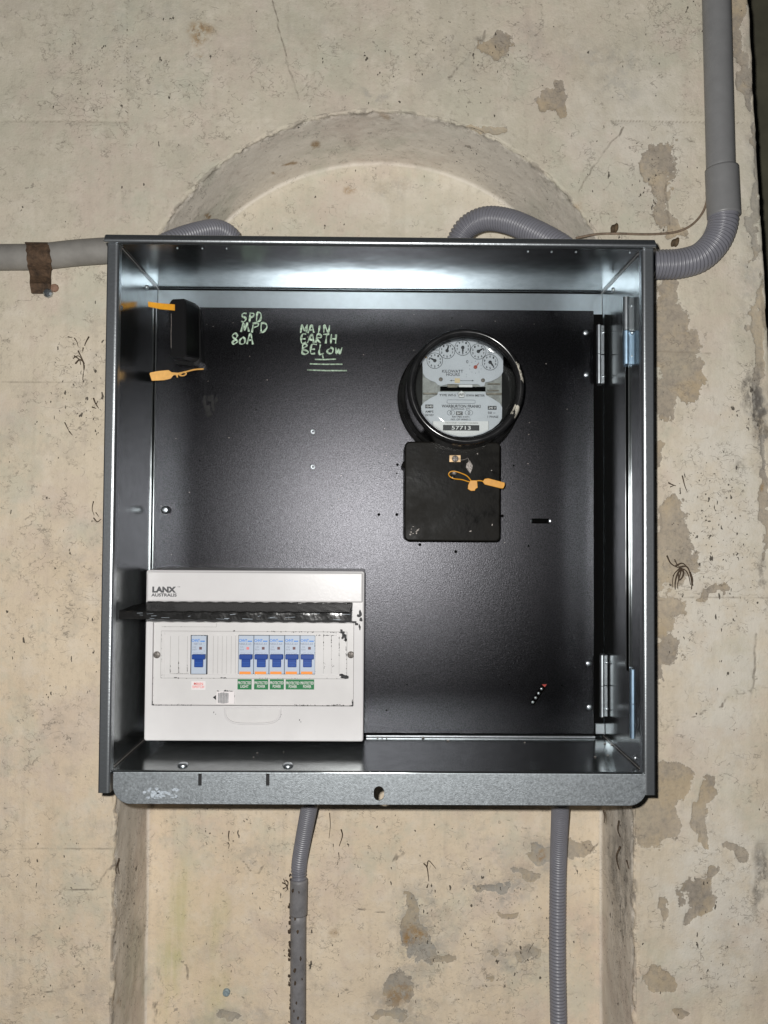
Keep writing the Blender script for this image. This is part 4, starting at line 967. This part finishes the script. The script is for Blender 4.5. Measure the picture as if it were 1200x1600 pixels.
# ================================================================== YELLOW SEALS
def sealtag(pts, y, m, parent, name, th=.0014): return plate_px(name, pts, y, m, parent, .0004, th)
s1 = thing('plastic_seal', 'yellow plastic cable seal looped through the stud on the meter terminal cover', 'security seal', P(735, 766, YT-.006), 'yellow security seals')
sealtag([(757.5, 748), (763, 747.2), (788.5, 754), (788.8, 758), (786.5, 763), (783, 763.2), (757.5, 757), (754, 752.5)], YT-.007, YEL, s1, 'tag')
sealtag([(735, 750.5), (745.5, 750.5), (746.5, 762), (743, 764), (742, 766.8), (736, 767), (731, 764), (731.5, 758)], YT-.008, YEL, s1, 'lock_body', .003)
bm = bmesh.new()
tube(bm, catmull([P(757, 752.5, YT-.0062), P(748, 751, YT-.0065), P(735, 753, YT-.006), P(722, 749.5, YT-.007), P(710, 748, YT-.0085), P(703.5, 745, YT-.008), P(701, 741, YT-.007), P(704, 737, YT-.0075), P(711, 736.5, YT-.0085), P(721, 739.5, YT-.0085), P(730, 744, YT-.0075), P(736, 751, YT-.006)], 8), .0008, 8)
done(bm, 'loop', YEL, s1, smooth=True)
YU = .074
s2 = thing('plastic_seal', 'pale yellow plastic seal hanging below the black service fuse', 'security seal', P(262, 595, YU), 'yellow security seals')
sealtag([(233.5, 584), (234.5, 582), (247, 579.5), (263, 578), (268, 581.5), (277, 582.2), (279, 584), (277.5, 586.5), (277.8, 590), (276, 589.5), (274.5, 585.8), (271, 586), (268.5, 588.5), (266.5, 591.5), (256, 594), (237, 594.8)], YU, YELP, s2, 'tag')
bm = bmesh.new(); tube(bm, catmull([P(277, 584, YU+.001), P(290, 581, YU+.006), P(304, 577.5, YU+.014), P(318, 576.5, YU+.022)], 8), .0011, 8)
tube(bm, catmull([P(281, 586, YU), P(286, 582, YU-.002), P(291, 583.5, YU-.002), P(288, 586.5, YU-.001), P(282, 587, YU), P(279, 584.5, YU)], 6), .0008, 8)
done(bm, 'loop', YELP, s2, smooth=True)
YU2 = .094
s3 = thing('plastic_seal', 'dark yellow plastic seal tag sticking out behind the top of the black service fuse', 'security seal', P(247, 485, YU2), 'yellow security seals')
sealtag([(231, 471), (246, 473), (273, 475.5), (273, 485), (250, 483), (231.5, 479)], YU2, YEL, s3, 'tag')

# ================================================================== SERVICE FUSE
fu = thing('service_fuse', 'tall narrow black service fuse holder at the top left of the black panel', 'fuse holder', P(290, 572, .148))
YS = .096
# hexagonal plan: faceted body, narrower at top
def prism_y(bm, pts_front, pts_back, yf, yb):
    A_ = [bm.verts.new(P(a, b_, yf)) for a, b_ in pts_front]; B_ = [bm.verts.new(P(a, b_, yb)) for a, b_ in pts_back]
    bm.faces.new(A_); bm.faces.new(B_); n = len(A_)
    for i in range(n): bm.faces.new((A_[i], A_[(i+1) % n], B_[(i+1) % n], B_[i]))
bm = bmesh.new()
prism_y(bm, [(264, 475), (269, 467.5), (288, 466.5), (290.5, 472), (291, 556), (286, 560), (266, 557)], [(268, 480), (274, 474), (306, 474), (311, 482), (312, 560), (304, 566), (272, 563)], YS, .128)
bmesh.ops.bevel(bm, geom=list(bm.edges), offset=.0008, segments=2, affect='EDGES')
done(bm, 'fuse_carrier', FUSE, fu)
bm = bmesh.new()
prism_y(bm, [(268, 480), (274, 476), (308, 476), (312, 482), (314, 566), (308, 572), (272, 568)], [(272, 486), (280, 482), (314, 482), (317, 488), (320, 570), (312, 576), (280, 574)], .1285, .1496)
bmesh.ops.bevel(bm, geom=list(bm.edges), offset=.0008, segments=2, affect='EDGES')
done(bm, 'fuse_base', FUSE, fu)
bm = bmesh.new(); tube(bm, [P(267.5, 490, YS-.0002), P(267.8, 505, YS-.0002), P(267.2, 520, YS-.0002), P(267.4, 544, YS-.0002)], .00035, 6); done(bm, 'scratch', LEAD, fu)

# ================================================================== DISTRIBUTION BOARD   (crop coordinates, 2.857x)
YB = .076
def E(X, Y): return (180+X/2.857, 860+Y/2.857)
db = thing('distribution_board', 'white plastic circuit breaker board with its smoked lid raised, lower left of the box', 'distribution board', P(396, 1158, YB))
bx0 = P(226.5, 1024, YB).x; bx1 = P(568.5, 1024, YB).x; bz1 = P(398, 891.5, YB).z; bz0 = P(396, 1158.5, YB).z
rc = prect(*E(165, 322), *E(1065, 695), YB)
bm = bmesh.new(); plate(bm, rrect(bx0, bz0, bx1, bz1, .003, 5), [rrect(*rc, .0012, 3)], YB, YP-.0006, .0022, 4); body = done(bm, 'body', WHITE, db)
# raised header band
hx = prect(*E(133, 96), *E(1112, 228), YB)
bm = bmesh.new(); plate(bm, rrect(bx0+.0018, P(398, E(0, 230)[1], YB).z, bx1-.0018, bz1-.0018, .0022, 5), [], YB-.0035, YB-.0001, .0022, 4); hd = done(bm, 'header', WHITE, db)
ctext('brand_text', 'LANX', *E(219, 175), 37, YB-.0035, PRDK, hd, 9.5, bold=.06)
ctext('brand_text', 'TM', *E(284, 163), 4, YB-.0035, PRDK, hd, 2)
ctext('brand_text', 'AUSTRALIS', *E(218, 199), 39.5, YB-.0035, PRDK, hd, 5, bold=.035)
# recessed escutcheon
YE = YB+.0030
w0 = prect(*E(336, 378), *E(413, 553), YE); w1 = prect(*E(549, 378), *E(893, 553), YE)
rcE = (rc[0]+.0003, rc[1]+.0003, rc[2]-.0003, rc[3]-.0003)
bm = bmesh.new(); plate(bm, rrect(*rcE, .001, 2), [rrect(*w0, .0005, 2), rrect(*w1, .0005, 2)], YE, YE+.0025, .0008, 2); esc = done(bm, 'escutcheon', WHITE2, db)
# rail frame raised border
rw = prect(*E(205, 362), *E(1034, 571), YE)
bm = bmesh.new(); po = rrect(*rw, .0008, 2); plate(bm, po, [offset(po, .0045)], YE-.0009, YE-.0001, .0004, 2); done(bm, 'window_frame', WHITE2, esc)
bm = bmesh.new()
pa = rrect(rw[0]-.0004, rw[1]-.0004, rw[2]+.0004, rw[3]+.0004, .0008, 2); plate(bm, pa, [offset(pa, .0004)], YE-.0004, YE-.0001)
def vline(X, Y0, Y1, wd=.00035): c = prect(*E(X-.5, Y0), *E(X+.5, Y1), YE); xm = (c[0]+c[2])/2; box(bm, (xm-wd/2, YE-.00035, c[1]), (xm+wd/2, YE-.0001, c[3]))
def hline(X0, X1, Y, wd=.00035): c = prect(*E(X0, Y-.5), *E(X1, Y+.5), YE); zm = (c[1]+c[3])/2; box(bm, (c[0], YE-.00037, zm-wd/2), (c[2], YE-.0001, zm+wd/2))
for X in (246, 283, 322, 438, 458, 478, 497, 518, 537, 930, 965, 1000): vline(X, 382, 550, .0003)
hline(208, 452, 341); vline(452, 325, 341); hline(246, 330, 550)
done(bm, 'knockout_lines', LGREY, esc)
# thumb recess with its raised rim
cth = [E(487+0, 706)]
th_pts = []
for k in range(0, 17):
    a = math.pi+math.pi*k/16; sx_ = abs(math.cos(a))**.55*(1 if math.cos(a) > 0 else -1); sy_ = -abs(math.sin(a))**.6
    th_pts.append(E(614+128*sx_, 702-76*sy_))
v = [P(a, b_, YB) for a, b_ in th_pts]; po = [(q_.x, q_.z) for q_ in v]
bm = bmesh.new()
inn = offset(po, .0022)
plate(bm, po, [inn], YB-.0020, YB-.0001, .0010, 3); done(bm, 'thumb_rim', WHITE, body)
bm = bmesh.new(); plate(bm, offset(po, .0024), [], YB-.0005, YB-.0001, .0003, 2); done(bm, 'thumb_recess', WHITE2, body)
for (X, Y, m_) in ((186, 466, S_DARK), (1052, 466, S_DARK)):
    c = P(*E(X, Y), YE); o = screw(m_, (c.x, YE, c.z), esc, scale=.95)
# latch
bm = bmesh.new(); pbox(bm, *E(452, 630), *E(532, 686), YE-.0016, YE-.0001, .0003); la = done(bm, 'latch', LABW, esc)
bm = bmesh.new()
for k in range(7):
    X = 458+7*k; pbox(bm, *E(X, 634+abs(k-3)), *E(X+5, 684-abs(k-3)), YE-.0034, YE-.0017, .0003)
done(bm, 'ridged_grip', mat('silver_latch', (.42, .42, .43), .35, .4, nscale=150, namt=.3), la)
plate_px('latch_arrow', [E(436, 656), E(450, 646), E(450, 668)], YE-.0003, BLK, la, 0, .0002)
# grime along edges
bl_ = []
g = random.Random(5)
def seg(X0, Y0, X1, Y1, n_, s0, s1, sp=1.5):
    for _ in range(n_):
        t_ = g.random(); s_ = g.uniform(s0, s1); st_ = g.uniform(.6, 2.4); hor = abs(X1-X0) > abs(Y1-Y0)
        a, b_ = E(X0+(X1-X0)*t_+g.gauss(0, sp), Y0+(Y1-Y0)*t_+g.gauss(0, sp)); bl_.append((a, b_, s_*(st_ if hor else 1/st_**.5), s_*(1/st_**.5 if hor else st_)))
seg(170, 690, 340, 690, 22, .25, .75); seg(800, 690, 1060, 692, 26, .25, .9); seg(1060, 670, 1064, 694, 8, .6, 1.5, 2.5); seg(165, 674, 168, 690, 7, .4, 1.0)
seg(660, 362, 1000, 366, 34, .25, .85, 1.2); seg(1008, 360, 1032, 395, 40, .7, 2.2, 3.5); seg(1006, 556, 1032, 568, 26, .8, 2.2, 2.5); seg(1030, 400, 1033, 560, 16, .2, .7, .8); seg(895, 378, 1000, 380, 18, .3, .8, .8)
seg(930, 378, 930, 430, 12, .3, .75, .4); seg(965, 378, 965, 430, 12, .3, .75, .4); seg(1000, 380, 1000, 470, 16, .3, .8, .4); seg(930, 440, 935, 545, 7, .2, .6, 3); seg(965, 440, 968, 545, 7, .2, .6, 4)
seg(246, 500, 246, 548, 9, .25, .6, .4); seg(283, 500, 284, 548, 10, .3, .8, .5); seg(322, 510, 322, 550, 6, .3, .7, .6); seg(250, 550, 330, 550, 10, .2, .5, .5); seg(207, 370, 207, 570, 10, .2, .45, .5)
seg(265, 569, 285, 570, 5, .5, 1.0, .8); seg(472, 568, 498, 569, 5, .5, 1.2, .8); seg(210, 341, 330, 341, 10, .2, .5, .4); seg(525, 358, 540, 360, 3, .4, .9); seg(455, 628, 520, 628, 10, .4, 1.0, 1); seg(522, 640, 534, 652, 4, .4, 1, 1.5)
seg(890, 385, 894, 550, 14, .25, .6, .4); seg(165, 400, 168, 690, 8, .2, .5, 1.5); seg(338, 380, 412, 380, 6, .25, .6, .8); seg(396, 390, 400, 470, 7, .2, .45, 1.0); seg(215, 571, 1000, 571, 22, .2, .6, .6)
pblobs('grime', bl_, YE-.0010, BLK, esc, .00012)['kind'] = 'stuff'
bl2 = [(468, 1125, .8, 1.0), (470, 1128, .9, .5), (334, 1113, .6, 1.2), (337, 1116, .5, .6), (563, 958, 2.4, 4.5), (564, 968, 2.0, 4.0), (562, 980, 1.4, 5.0), (553, 972, 3.5, 2.0), (561, 962, 3, 3), (557, 975, 2.5, 2.5)] + [(440+g.uniform(-6, 0), 1112+g.uniform(0, 14), .35, .35) for _ in range(14)]
pblobs('grime', bl2, YB-.0001, BLK, body, .00012)['kind'] = 'stuff'
# stickers
def sticker(X0, Y0, X1, Y1, m_, lines, tm, tw, th_, k=0, label=None):
    bm = bmesh.new(); pbox(bm, *E(X0, Y0), *E(X1, Y1), YE-.0004-.00001*k, YE-.00015); o = done(bm, 'sticker', m_, esc)
    if label: o['label'] = label
    n_ = len(lines)
    for i, (s, cx_, cy_) in enumerate(lines): ctext('sticker_text', s, *E(cx_, cy_), tw[i], YE-.0004-.00001*k, tm, o, th_, bold=.01)
sticker(340, 583, 403, 622, LABW, [('MAIN', 372, 595), ('SWITCH', 371, 609)], RED, [14, 18], 4.0)
for (X0, X1, s) in ((546, 609, 'LIGHT'), (620, 683, 'POWER'), (690, 753, 'POWER')):
    sticker(X0, 575, X1, 621, GREEN, [('PROTECTED', (X0+X1)/2, 591), (s, (X0+X1)/2, 607)], LABW, [20.5, 12.5], 4.4)
sticker(761, 576, 888, 621, GREEN, [('PROTECTED', 793, 592), ('POWER', 793, 608), ('PROTECTED', 857, 592), ('POWER', 857, 608)], LABW, [20.5, 12.5, 20.5, 12.5], 4.4)
# smoked lid, hinged up and reaching forward
yh, yf_ = YB-.004, -.034
zh = P(398, 941.5, yh).z; zf = zh-.0005
lx0 = P(232, 945, yh).x; lx1 = P(551, 945, yh).x
bm = bmesh.new(); nX, nY = 60, 16; th_ = .0018
prof_ = [(yh, zh), (yh-.004, zh+.001)]
for k in range(nY): prof_.append((yh-.006-(yh-.006-yf_)*k/(nY-1), zh+.0012*math.sin(math.pi*k/(nY-1))))
prof_ += [(yf_-.0015, zf-.0008), (yf_-.0020, zf-.003), (yf_-.0018, zf-.0085)]
inner_ = [(y+.0018 if i > len(prof_)-4 else y, z-(.0018 if i <= len(prof_)-4 else 0)) for i, (y, z) in enumerate(prof_)]
loop_ = prof_ + inner_[::-1]
rg = []
for i in range(nX+1):
    x = lx0+(lx1-lx0)*i/nX
    rg.append([bm.verts.new((x, y+.0002*math.sin(i*.9+z*900), z+.00035*math.sin(i*1.7+y*130)+g.uniform(-.0001, .0001))) for (y, z) in loop_])
for A_, B_ in zip(rg[:-1], rg[1:]):
    n_ = len(A_)
    for i in range(n_): bm.faces.new((A_[i], A_[(i+1) % n_], B_[(i+1) % n_], B_[i]))
m_ = len(prof_)
for E_ in (rg[0], rg[-1]):
    for i in range(m_-1): bm.faces.new((E_[i], E_[i+1], E_[2*m_-2-i], E_[2*m_-1-i]))
lid = done(bm, 'lid', LID, db, smooth=False); lid['label'] = 'smoked translucent lid raised level, scuffed and dirty'
for x in (lx0+.004, lx1-.004):
    bm = bmesh.new(); box(bm, (x-.003, YB-.010, zh-.008), (x+.003, YB-.0001, zh+.001), .0008); done(bm, 'hinge_lug', FUSE, lid)
bm = bmesh.new()
for k in range(34):
    x = g.uniform(lx0+.004, lx1-.004); y = g.choice([g.uniform(yf_, yh), yf_-.0022]); L_ = g.uniform(.002, .012)
    if y < yf_: z = zf-g.uniform(.001, .008); a, b_ = Vector((x, y, z)), Vector((x+L_, y, z+g.uniform(-.0008, .0008)))
    else: z = zh-.0026; a, b_ = Vector((x, y, z)), Vector((x+L_, y+g.uniform(-.004, .004), z))
    tube(bm, [a, b_], g.uniform(.0001, .00026), 5)
done(bm, 'dust_streaks', DUST, lid)

# ================================================================== CIRCUIT BREAKERS
def breaker(X0, label, group, ind=BROWNI, main=False):
    y = YE-.0012
    r = prect(*E(X0+1, 380), *E(X0+68, 552), y)
    e = thing('circuit_breaker', label, 'circuit breaker', ((r[0]+r[2])/2, YE+.05, r[1]), group)
    bm = bmesh.new(); box(bm, (r[0], y, r[1]), (r[2], YE+.045, r[3]), .0006); done(bm, 'body', BRK, e)
    t0 = prect(*E(X0+4, 465), *E(X0+62, 487), y-.006); t1_ = prect(*E(X0+14, 482), *E(X0+53, 522), y-.004)
    bm = bmesh.new(); box(bm, (t0[0], y-.0065, t0[1]), (t0[2], y-.0002, t0[3]), .0008); box(bm, (t1_[0], y-.0040, t1_[1]), (t1_[2], y-.0001, t1_[3]), .0006); done(bm, 'toggle', BLUE, e)
    bm = bmesh.new()
    for k in range(3): pbox(bm, *E(X0+18, 500+7*k), *E(X0+50, 501.5+7*k), y-.0042, y-.0039)
    done(bm, 'toggle_ridges', mat('toggle_ridge', (.02, .11, .42), .4) if 'toggle_ridge' not in bpy.data.materials else bpy.data.materials['toggle_ridge'], e)
    ctext('brand_text', 'CHNT', *E(X0+22, 402), 12.5, y, PRBLUE, e, 4.6, bold=.025)
    bm = bmesh.new(); pbox(bm, *E(X0+42, 403), *E(X0+62, 408), y-.0003, y-.0001); done(bm, 'brand_bar', PRBLUE, e)
    ctext('model_text', 'NBT-63' if main else 'NB2LE-63', *E(X0+31, 417), 12 if main else 19, y, PRGREY, e, 3.2, bold=.01)
    ctext('model_text', 'C63\n240V' if main else 'C20\n30mA', *E(X0+16, 437), 7, y, PRGREY, e, 6.5)
    bm = bmesh.new(); pbox(bm, *E(X0+37, 431), *E(X0+49, 443), y-.0003, y-.0001); done(bm, 'indicator', ind, e)
    bm = bmesh.new(); pbox(bm, *E(X0+8, 457), *E(X0+58, 458), y-.0003, y-.0001); done(bm, 'print_line', PRGREY, e)
    if not main:
        bm = bmesh.new(); pbox(bm, *E(X0+5, 541), *E(X0+56, 553), y-.0006, y-.0001, .0002); done(bm, 'orange_band', ORANGE, e)
    return e
breaker(338, 'lone circuit breaker above the red main switch sticker', 'circuit breakers', main=True)
gr = 'circuit breakers'
for k, s in enumerate(('circuit breaker with a pink indicator, above the protected light sticker', 'circuit breaker above the first protected power sticker, right beside the pink indicator one', 'middle circuit breaker of the row of five with orange bands',
                       'circuit breaker above the left half of the double green sticker', 'circuit breaker above the right half of the double green sticker, end of the row')):
    breaker(549+68.8*k, s, gr, PINKI if k == 0 else BROWNI)

# ================================================================== CONDUITS
def straight(name, a, b, r, m_, parent=None, n=28):
    bm = bmesh.new(); path = [Vector(a).lerp(Vector(b), k/24) for k in range(25)]
    ph = rnd.random()*6
    path = [p+Vector((0, 0, 0)) for p in path]
    tube(bm, path, r, n); return done(bm, name, m_, parent, smooth=True)
# right riser with coupling
riser = thing('rigid_conduit', 'thick grey rigid conduit coming down the wall at the top right', 'conduit', P(1128, 345, .158))
straight('pipe', P(1113, -260, .154), P(1126.5, 280, .154), M(21.6, .154), PVC, riser)
straight('coupling', P(1127.5, 264, .152), P(1131, 338, .152), M(25.0, .152), PVC, riser)
bm = bmesh.new(); corrugated(bm, [P(1129.5, 325, .152), P(1129, 350, .152), P(1118, 378, .152), P(1094, 402, .151), P(1062, 412, .150), P(1030, 413.5, .150), P(1000, 413.5, .150), P(980, 413.5, .150)], M(23.2, .152))
tag(done(bm, 'corrugated_conduit', FLEX, smooth=True), 'grey corrugated conduit elbow bending from the thick riser into the right side of the box', 'conduit')
bm = bmesh.new(); corrugated(bm, [P(708, 420, .25), P(713, 385, .245), P(729, 356, .235), P(758, 342, .22), P(795, 346, .20), P(835, 363, .175), P(875, 385, .15), P(890, 400, .14)], M(19, .22))
tag(done(bm, 'corrugated_conduit', FLEX, smooth=True), 'grey corrugated conduit arching out of the niche over the right part of the box top', 'conduit')
bm = bmesh.new(); corrugated(bm, [P(372, 430, .25), P(371, 392, .245), P(362, 370, .24), P(340, 358, .22), P(310, 362, .195), P(270, 375, .165), P(240, 390, .15)], M(14.8, .22))
tag(done(bm, 'corrugated_conduit', FLEX, smooth=True), 'grey corrugated conduit arching low over the left part of the box top', 'conduit')
# left pipe and saddle
bm = bmesh.new()
tube(bm, catmull([P(-160, 405, .150), P(0, 402, .150), P(60, 401, .150), P(120, 395, .148), P(170, 391.5, .146), P(215, 389, .146)], 8), M(19.8, .150), 32)
tag(done(bm, 'rigid_conduit', PVCL, smooth=True), 'weathered pale grey conduit entering the left side of the box', 'conduit')
bm = bmesh.new()
rs = M(21.6, .150); ya, za = .150, P(58, 401, .150).z; prev_ = None; lay = []
ctl = []
ctl.append((YW-.0012, za+rs+.012)); 
for k in range(0, 15):
    a = math.pi*.5+math.pi*(-.03)+math.pi*1.0*k/14; ctl.append((ya+rs*math.cos(a), za+rs*math.sin(a)))
ctl.append((ya+rs*.25, za-rs-.006)); ctl.append((YW-.005, za-rs-.011)); ctl.append((YW-.0035, za-rs-.024))
ctl = ctl[1:]
for i, (y, z) in enumerate(ctl):
    f_ = (ctl[0][1]-z)/(ctl[0][1]-ctl[-1][1]); xc = P(57+8*f_, 400, min(y, YW)).x; wv = M(18 if f_ < .7 else 16, .15)+.0008*math.sin(i*2.1)
    lay.append([bm.verts.new((xc-wv+g.uniform(-.0006, .0006), y, z)), bm.verts.new((xc+wv+g.uniform(-.0006, .0006), y, z)), bm.verts.new((xc+wv, y+.0030, z)), bm.verts.new((xc-wv, y+.0030, z))])
for A_, B_ in zip(lay[:-1], lay[1:]):
    for i in range(4): bm.faces.new((A_[i], A_[(i+1) % 4], B_[(i+1) % 4], B_[i]))
bm.faces.new(lay[0]); bm.faces.new(lay[-1])
sd = tag(done(bm, 'pipe_saddle', RUST), 'rusty brown steel saddle clip strapping the left conduit to the wall', 'pipe clip')
c = P(75, 458, YW-.006); bm = bmesh.new(); lathe(bm, (c.x, c.z), [(0, YW-.010), (.004, YW-.0098), (.0062, YW-.008), (.0068, YW-.005), (.005, YW-.001)], 8); done(bm, 'fixing_screw', ZINC, sd)
c = P(84, 449, YW-.003); bm = bmesh.new(); lathe(bm, (c.x, c.z), [(0, YW-.004), (.005, YW-.003), (.006, YW)], 9); done(bm, 'wall_plug', mat('brown_plug', (.22, .13, .09), .8), sd)
# lower left conduit
dl_ = thing('rigid_conduit', 'dirty grey conduit with a coupling running down from the corrugated piece below the box', 'conduit', P(465, 1375, .30))
yq = .29
straight('coupling', P(467, 1374, yq), P(466, 1428, yq), M(13.6, yq), PVCD, dl_)
straight('pipe', P(466, 1422, yq), P(464.5, 1860, yq), M(12.0, yq), PVCD, dl_)
bm = bmesh.new(); corrugated(bm, [P(490, 1195, .16), P(487, 1235, .18), P(483, 1262, .21), P(474, 1310, .26), P(467.5, 1350, yq), P(467, 1380, yq)], M(12.6, .25), .0052, .0020)
tag(done(bm, 'corrugated_conduit', FLEX, smooth=True), 'short thin corrugated conduit hanging below the left half of the box', 'conduit')
bm = bmesh.new()
for k in range(42):
    py_ = g.uniform(1365, 1600); px_ = 453.5+g.gauss(0, .8)-(1 if g.random() < .8 else -g.uniform(2, 18)); s_ = g.uniform(.0007, .0022)
    yy = yq-.012 if px_ > 456 else yq-.003
    cc_ = P(px_, py_, yy); q_ = bmesh.ops.create_icosphere(bm, subdivisions=1, radius=s_)
    for v in q_['verts']: v.co = Vector((cc_.x+v.co.x*g.uniform(.5, 1.3), yy+v.co.y, cc_.z+v.co.z*g.uniform(1, 2.5)))
done(bm, 'caked_dirt', ROOT, dl_)
yq2 = .30
bm = bmesh.new(); corrugated(bm, [P(878, 1200, .18), P(876.5, 1240, .20), P(875, 1275, .24), P(872.5, 1340, .29), P(871.5, 1400, yq2), P(871, 1500, yq2), P(873, 1620, yq2), P(874, 1820, yq2)], M(13.0, yq2), .0050, .0013)
tag(done(bm, 'corrugated_conduit', FLEX, smooth=True), 'long thin corrugated conduit running down the niche below the right half of the box', 'conduit')

# ================================================================== SMALL THINGS ON THE WALL
yc = YW-.0014
bm = bmesh.new(); tube(bm, catmull([P(1104, 300, yc), P(1104, 316, yc), P(1096, 335, yc), P(1080, 352, yc), P(1058, 362, yc), P(1030, 365.5, yc), P(1000, 366, yc), P(965, 365, yc), P(932, 366, yc), P(900, 372, yc)], 10), .0016, 10)
tag(done(bm, 'painted_cord', CORD, smooth=True), 'thin brown painted cord curving along the wall above the right corner of the box', 'cord')
PLUG = mat('brown_wall_plug', (.07, .045, .022), .8, nscale=120, namt=.7, bump=.8, bscale=300)
for (a, b_, rt_, lab) in ((960, 357, 25, 'brown knob of dirt above the cord near the box corner'), (1055, 379, 35, 'brown knob of dirt below the cord above the corrugated elbow')):
    c = P(a, b_, YW); bm = bmesh.new(); q_ = bmesh.ops.create_icosphere(bm, subdivisions=3, radius=1)
    for v in q_['verts']:
        d = v.co.normalized(); k = 1+.16*math.sin(4*d.x+3*d.z+a)+g.uniform(-.03, .03)
        x_, z_ = d.x*.0048*k, d.z*.0070*k; ca, sa = math.cos(R_(-rt_)), math.sin(R_(-rt_))
        v.co = Vector((c.x+x_*ca-z_*sa, YW+d.y*.0055*k, c.z+x_*sa+z_*ca))
    tag(done(bm, 'dirt_knob', PLUG, smooth=True), lab, 'dirt lump')
def roots(name, px_, py_, strands, label, cat, rad=.0011, sc_=1.0, y=YW, seed=1, m_=ROOT):
    q_ = random.Random(seed); bm = bmesh.new()
    for st in strands:
        pts = [P(px_+a*sc_, py_+b_*sc_, y-.002-.004*q_.random()) for a, b_ in st]
        L_ = [0]; pth = catmull(pts, 6); r0_ = rad*q_.uniform(.7, 1.25); tot = max(1e-6, sum((p1-p0).length for p0, p1 in zip(pth[:-1], pth[1:])))
        tube(bm, pth, lambda s, r0_=r0_, tot=tot: r0_*(1.05-.6*s/tot), 7)
    return tag(done(bm, name, m_, smooth=True), label, cat)
roots('dried_root', 1062, 888, [[(-20, -20), (-14, -8), (-4, -2), (4, 0)], [(-8, -14), (-4, -6), (2, 0)], [(0, 0), (-8, 8), (-11, 18), (-11, 30)], [(2, 0), (-4, 10), (-7, 22), (-7, 33)], [(3, 1), (0, 12), (-3, 24), (-3, 32)], [(0, -2), (10, -3), (15, 4), (18, 18), (19, 32)], [(0, 0), (9, 3), (14, 12), (17, 26)],
    [(2, 0), (6, 6), (4, 14), (-1, 18), (-2, 8)], [(-6, -4), (4, -8), (12, -2)], [(16, 6), (20, 18), (18, 33)]], 'brown dried root clump clinging to the wall right of the box', 'dried root')
tw = [(128, 560, 'dark root tuft on the wall left of the box, under the rusty clip', [[(-14, 0), (-6, -4), (0, 2), (4, 12), (2, 24)], [(-10, 8), (-4, 2), (2, 6), (3, 18)], [(-12, -4), (-4, 2), (-2, 10)], [(-6, -12), (0, 0), (4, 8)], [(2, 24), (1, 34)]]),
      (130, 535, 'forked dark root scraps above the root tuft', [[(-14, -7), (-10, -1), (-8, 6)], [(9, -9), (5, -2), (2, 5)], [(0, 8), (-1, 14)], [(-24, -9), (-20, -8), (-17, -8)]]),
      (150, 630, 'thin dark root scrap touching the left edge of the box', [[(-4, -8), (-1, 0), (4, 8)], [(0, 2), (3, -4)], [(-6, 6), (0, 8)]]),
      (105, 668, 'slanting root scrap on the wall midway down the left side', [[(-4, -8), (0, 0), (3, 6)], [(3, 6), (8, 12)]]),
      (152, 803, 'small root scraps beside the box edge at left, above mid height', [[(-6, -20), (-8, -8), (-5, 2)], [(-6, 6), (0, 12), (6, 8)], [(-2, -2), (2, 4)]]),
      (357, 1310, 'short dark root hanging on the niche back below the box, left side', [[(1, -12), (0, -4), (1, 4)], [(-1, 6), (1, 10), (0, 16)]]),
      (530, 1310, 'curved dark root on the niche back between the two conduits', [[(3, -14), (5, -4), (0, 12)], [(-15, -40), (-14, -20), (-16, 0)], [(-1, 22), (0, 32)]]),
      (667, 1357, 'dark forked root on the niche back right of centre', [[(-5, -8), (0, -2), (2, 10), (3, 20)], [(0, -2), (3, -12), (14, 0)], [(0, 30), (2, 24)]]),
      (184, 1353, 'dark root tuft at the left edge of the niche below the box', [[(2, -10), (0, 0), (2, 12)], [(2, -12), (-3, 4), (-2, 12)]]),
      (446, 1385, 'fine root tangle left of the conduit coupling', [[(-3, -12), (0, -4), (3, 4), (0, 8)], [(-5, -6), (2, -2), (4, 6)], [(-4, 4), (3, 0)], [(0, -10), (4, -6), (2, 4)]]),
      (1050, 757, 'black dirt flecks on the wall right of the box above the root clump', [[(-6, -3), (0, 0), (6, 2)], [(-3, 4), (4, 1)], [(-26, -12), (-24, -8)], [(16, -14), (20, 2), (24, 12)]]),
      (963, 1282, 'dark root strip at the right edge of the niche just under the box', [[(-20, -16), (-18, -6), (-19, 4)], [(4, 0), (2, 14), (6, 26)], [(6, 40), (0, 56), (4, 76)], [(16, 62), (20, 76)]])]
for i, (a, b_, lab, st) in enumerate(tw):
    inn_ = py_ = None
    niche = 250 < a < 940 and b_ > 1200
    roots('dried_root', a, b_, st, lab, 'dried root', .0009, 1.0, YW+ND if niche else (YW+.02 if a in (963,) else YW), i+3)
# blue-grey plug in niche bottom
c = P(354, 1550, YW+ND); bm = bmesh.new(); lathe(bm, (c.x, c.z), [(0, YW+ND-.004), (.004, YW+ND-.004), (.0055, YW+ND-.003), (.0058, YW+ND+.001)], 16)
tag(done(bm, 'wall_plug', mat('blue_grey_plug', (.20, .25, .27), .7, nscale=300, namt=.4)), 'small round blue grey plug set in the niche back near the bottom', 'wall plug')
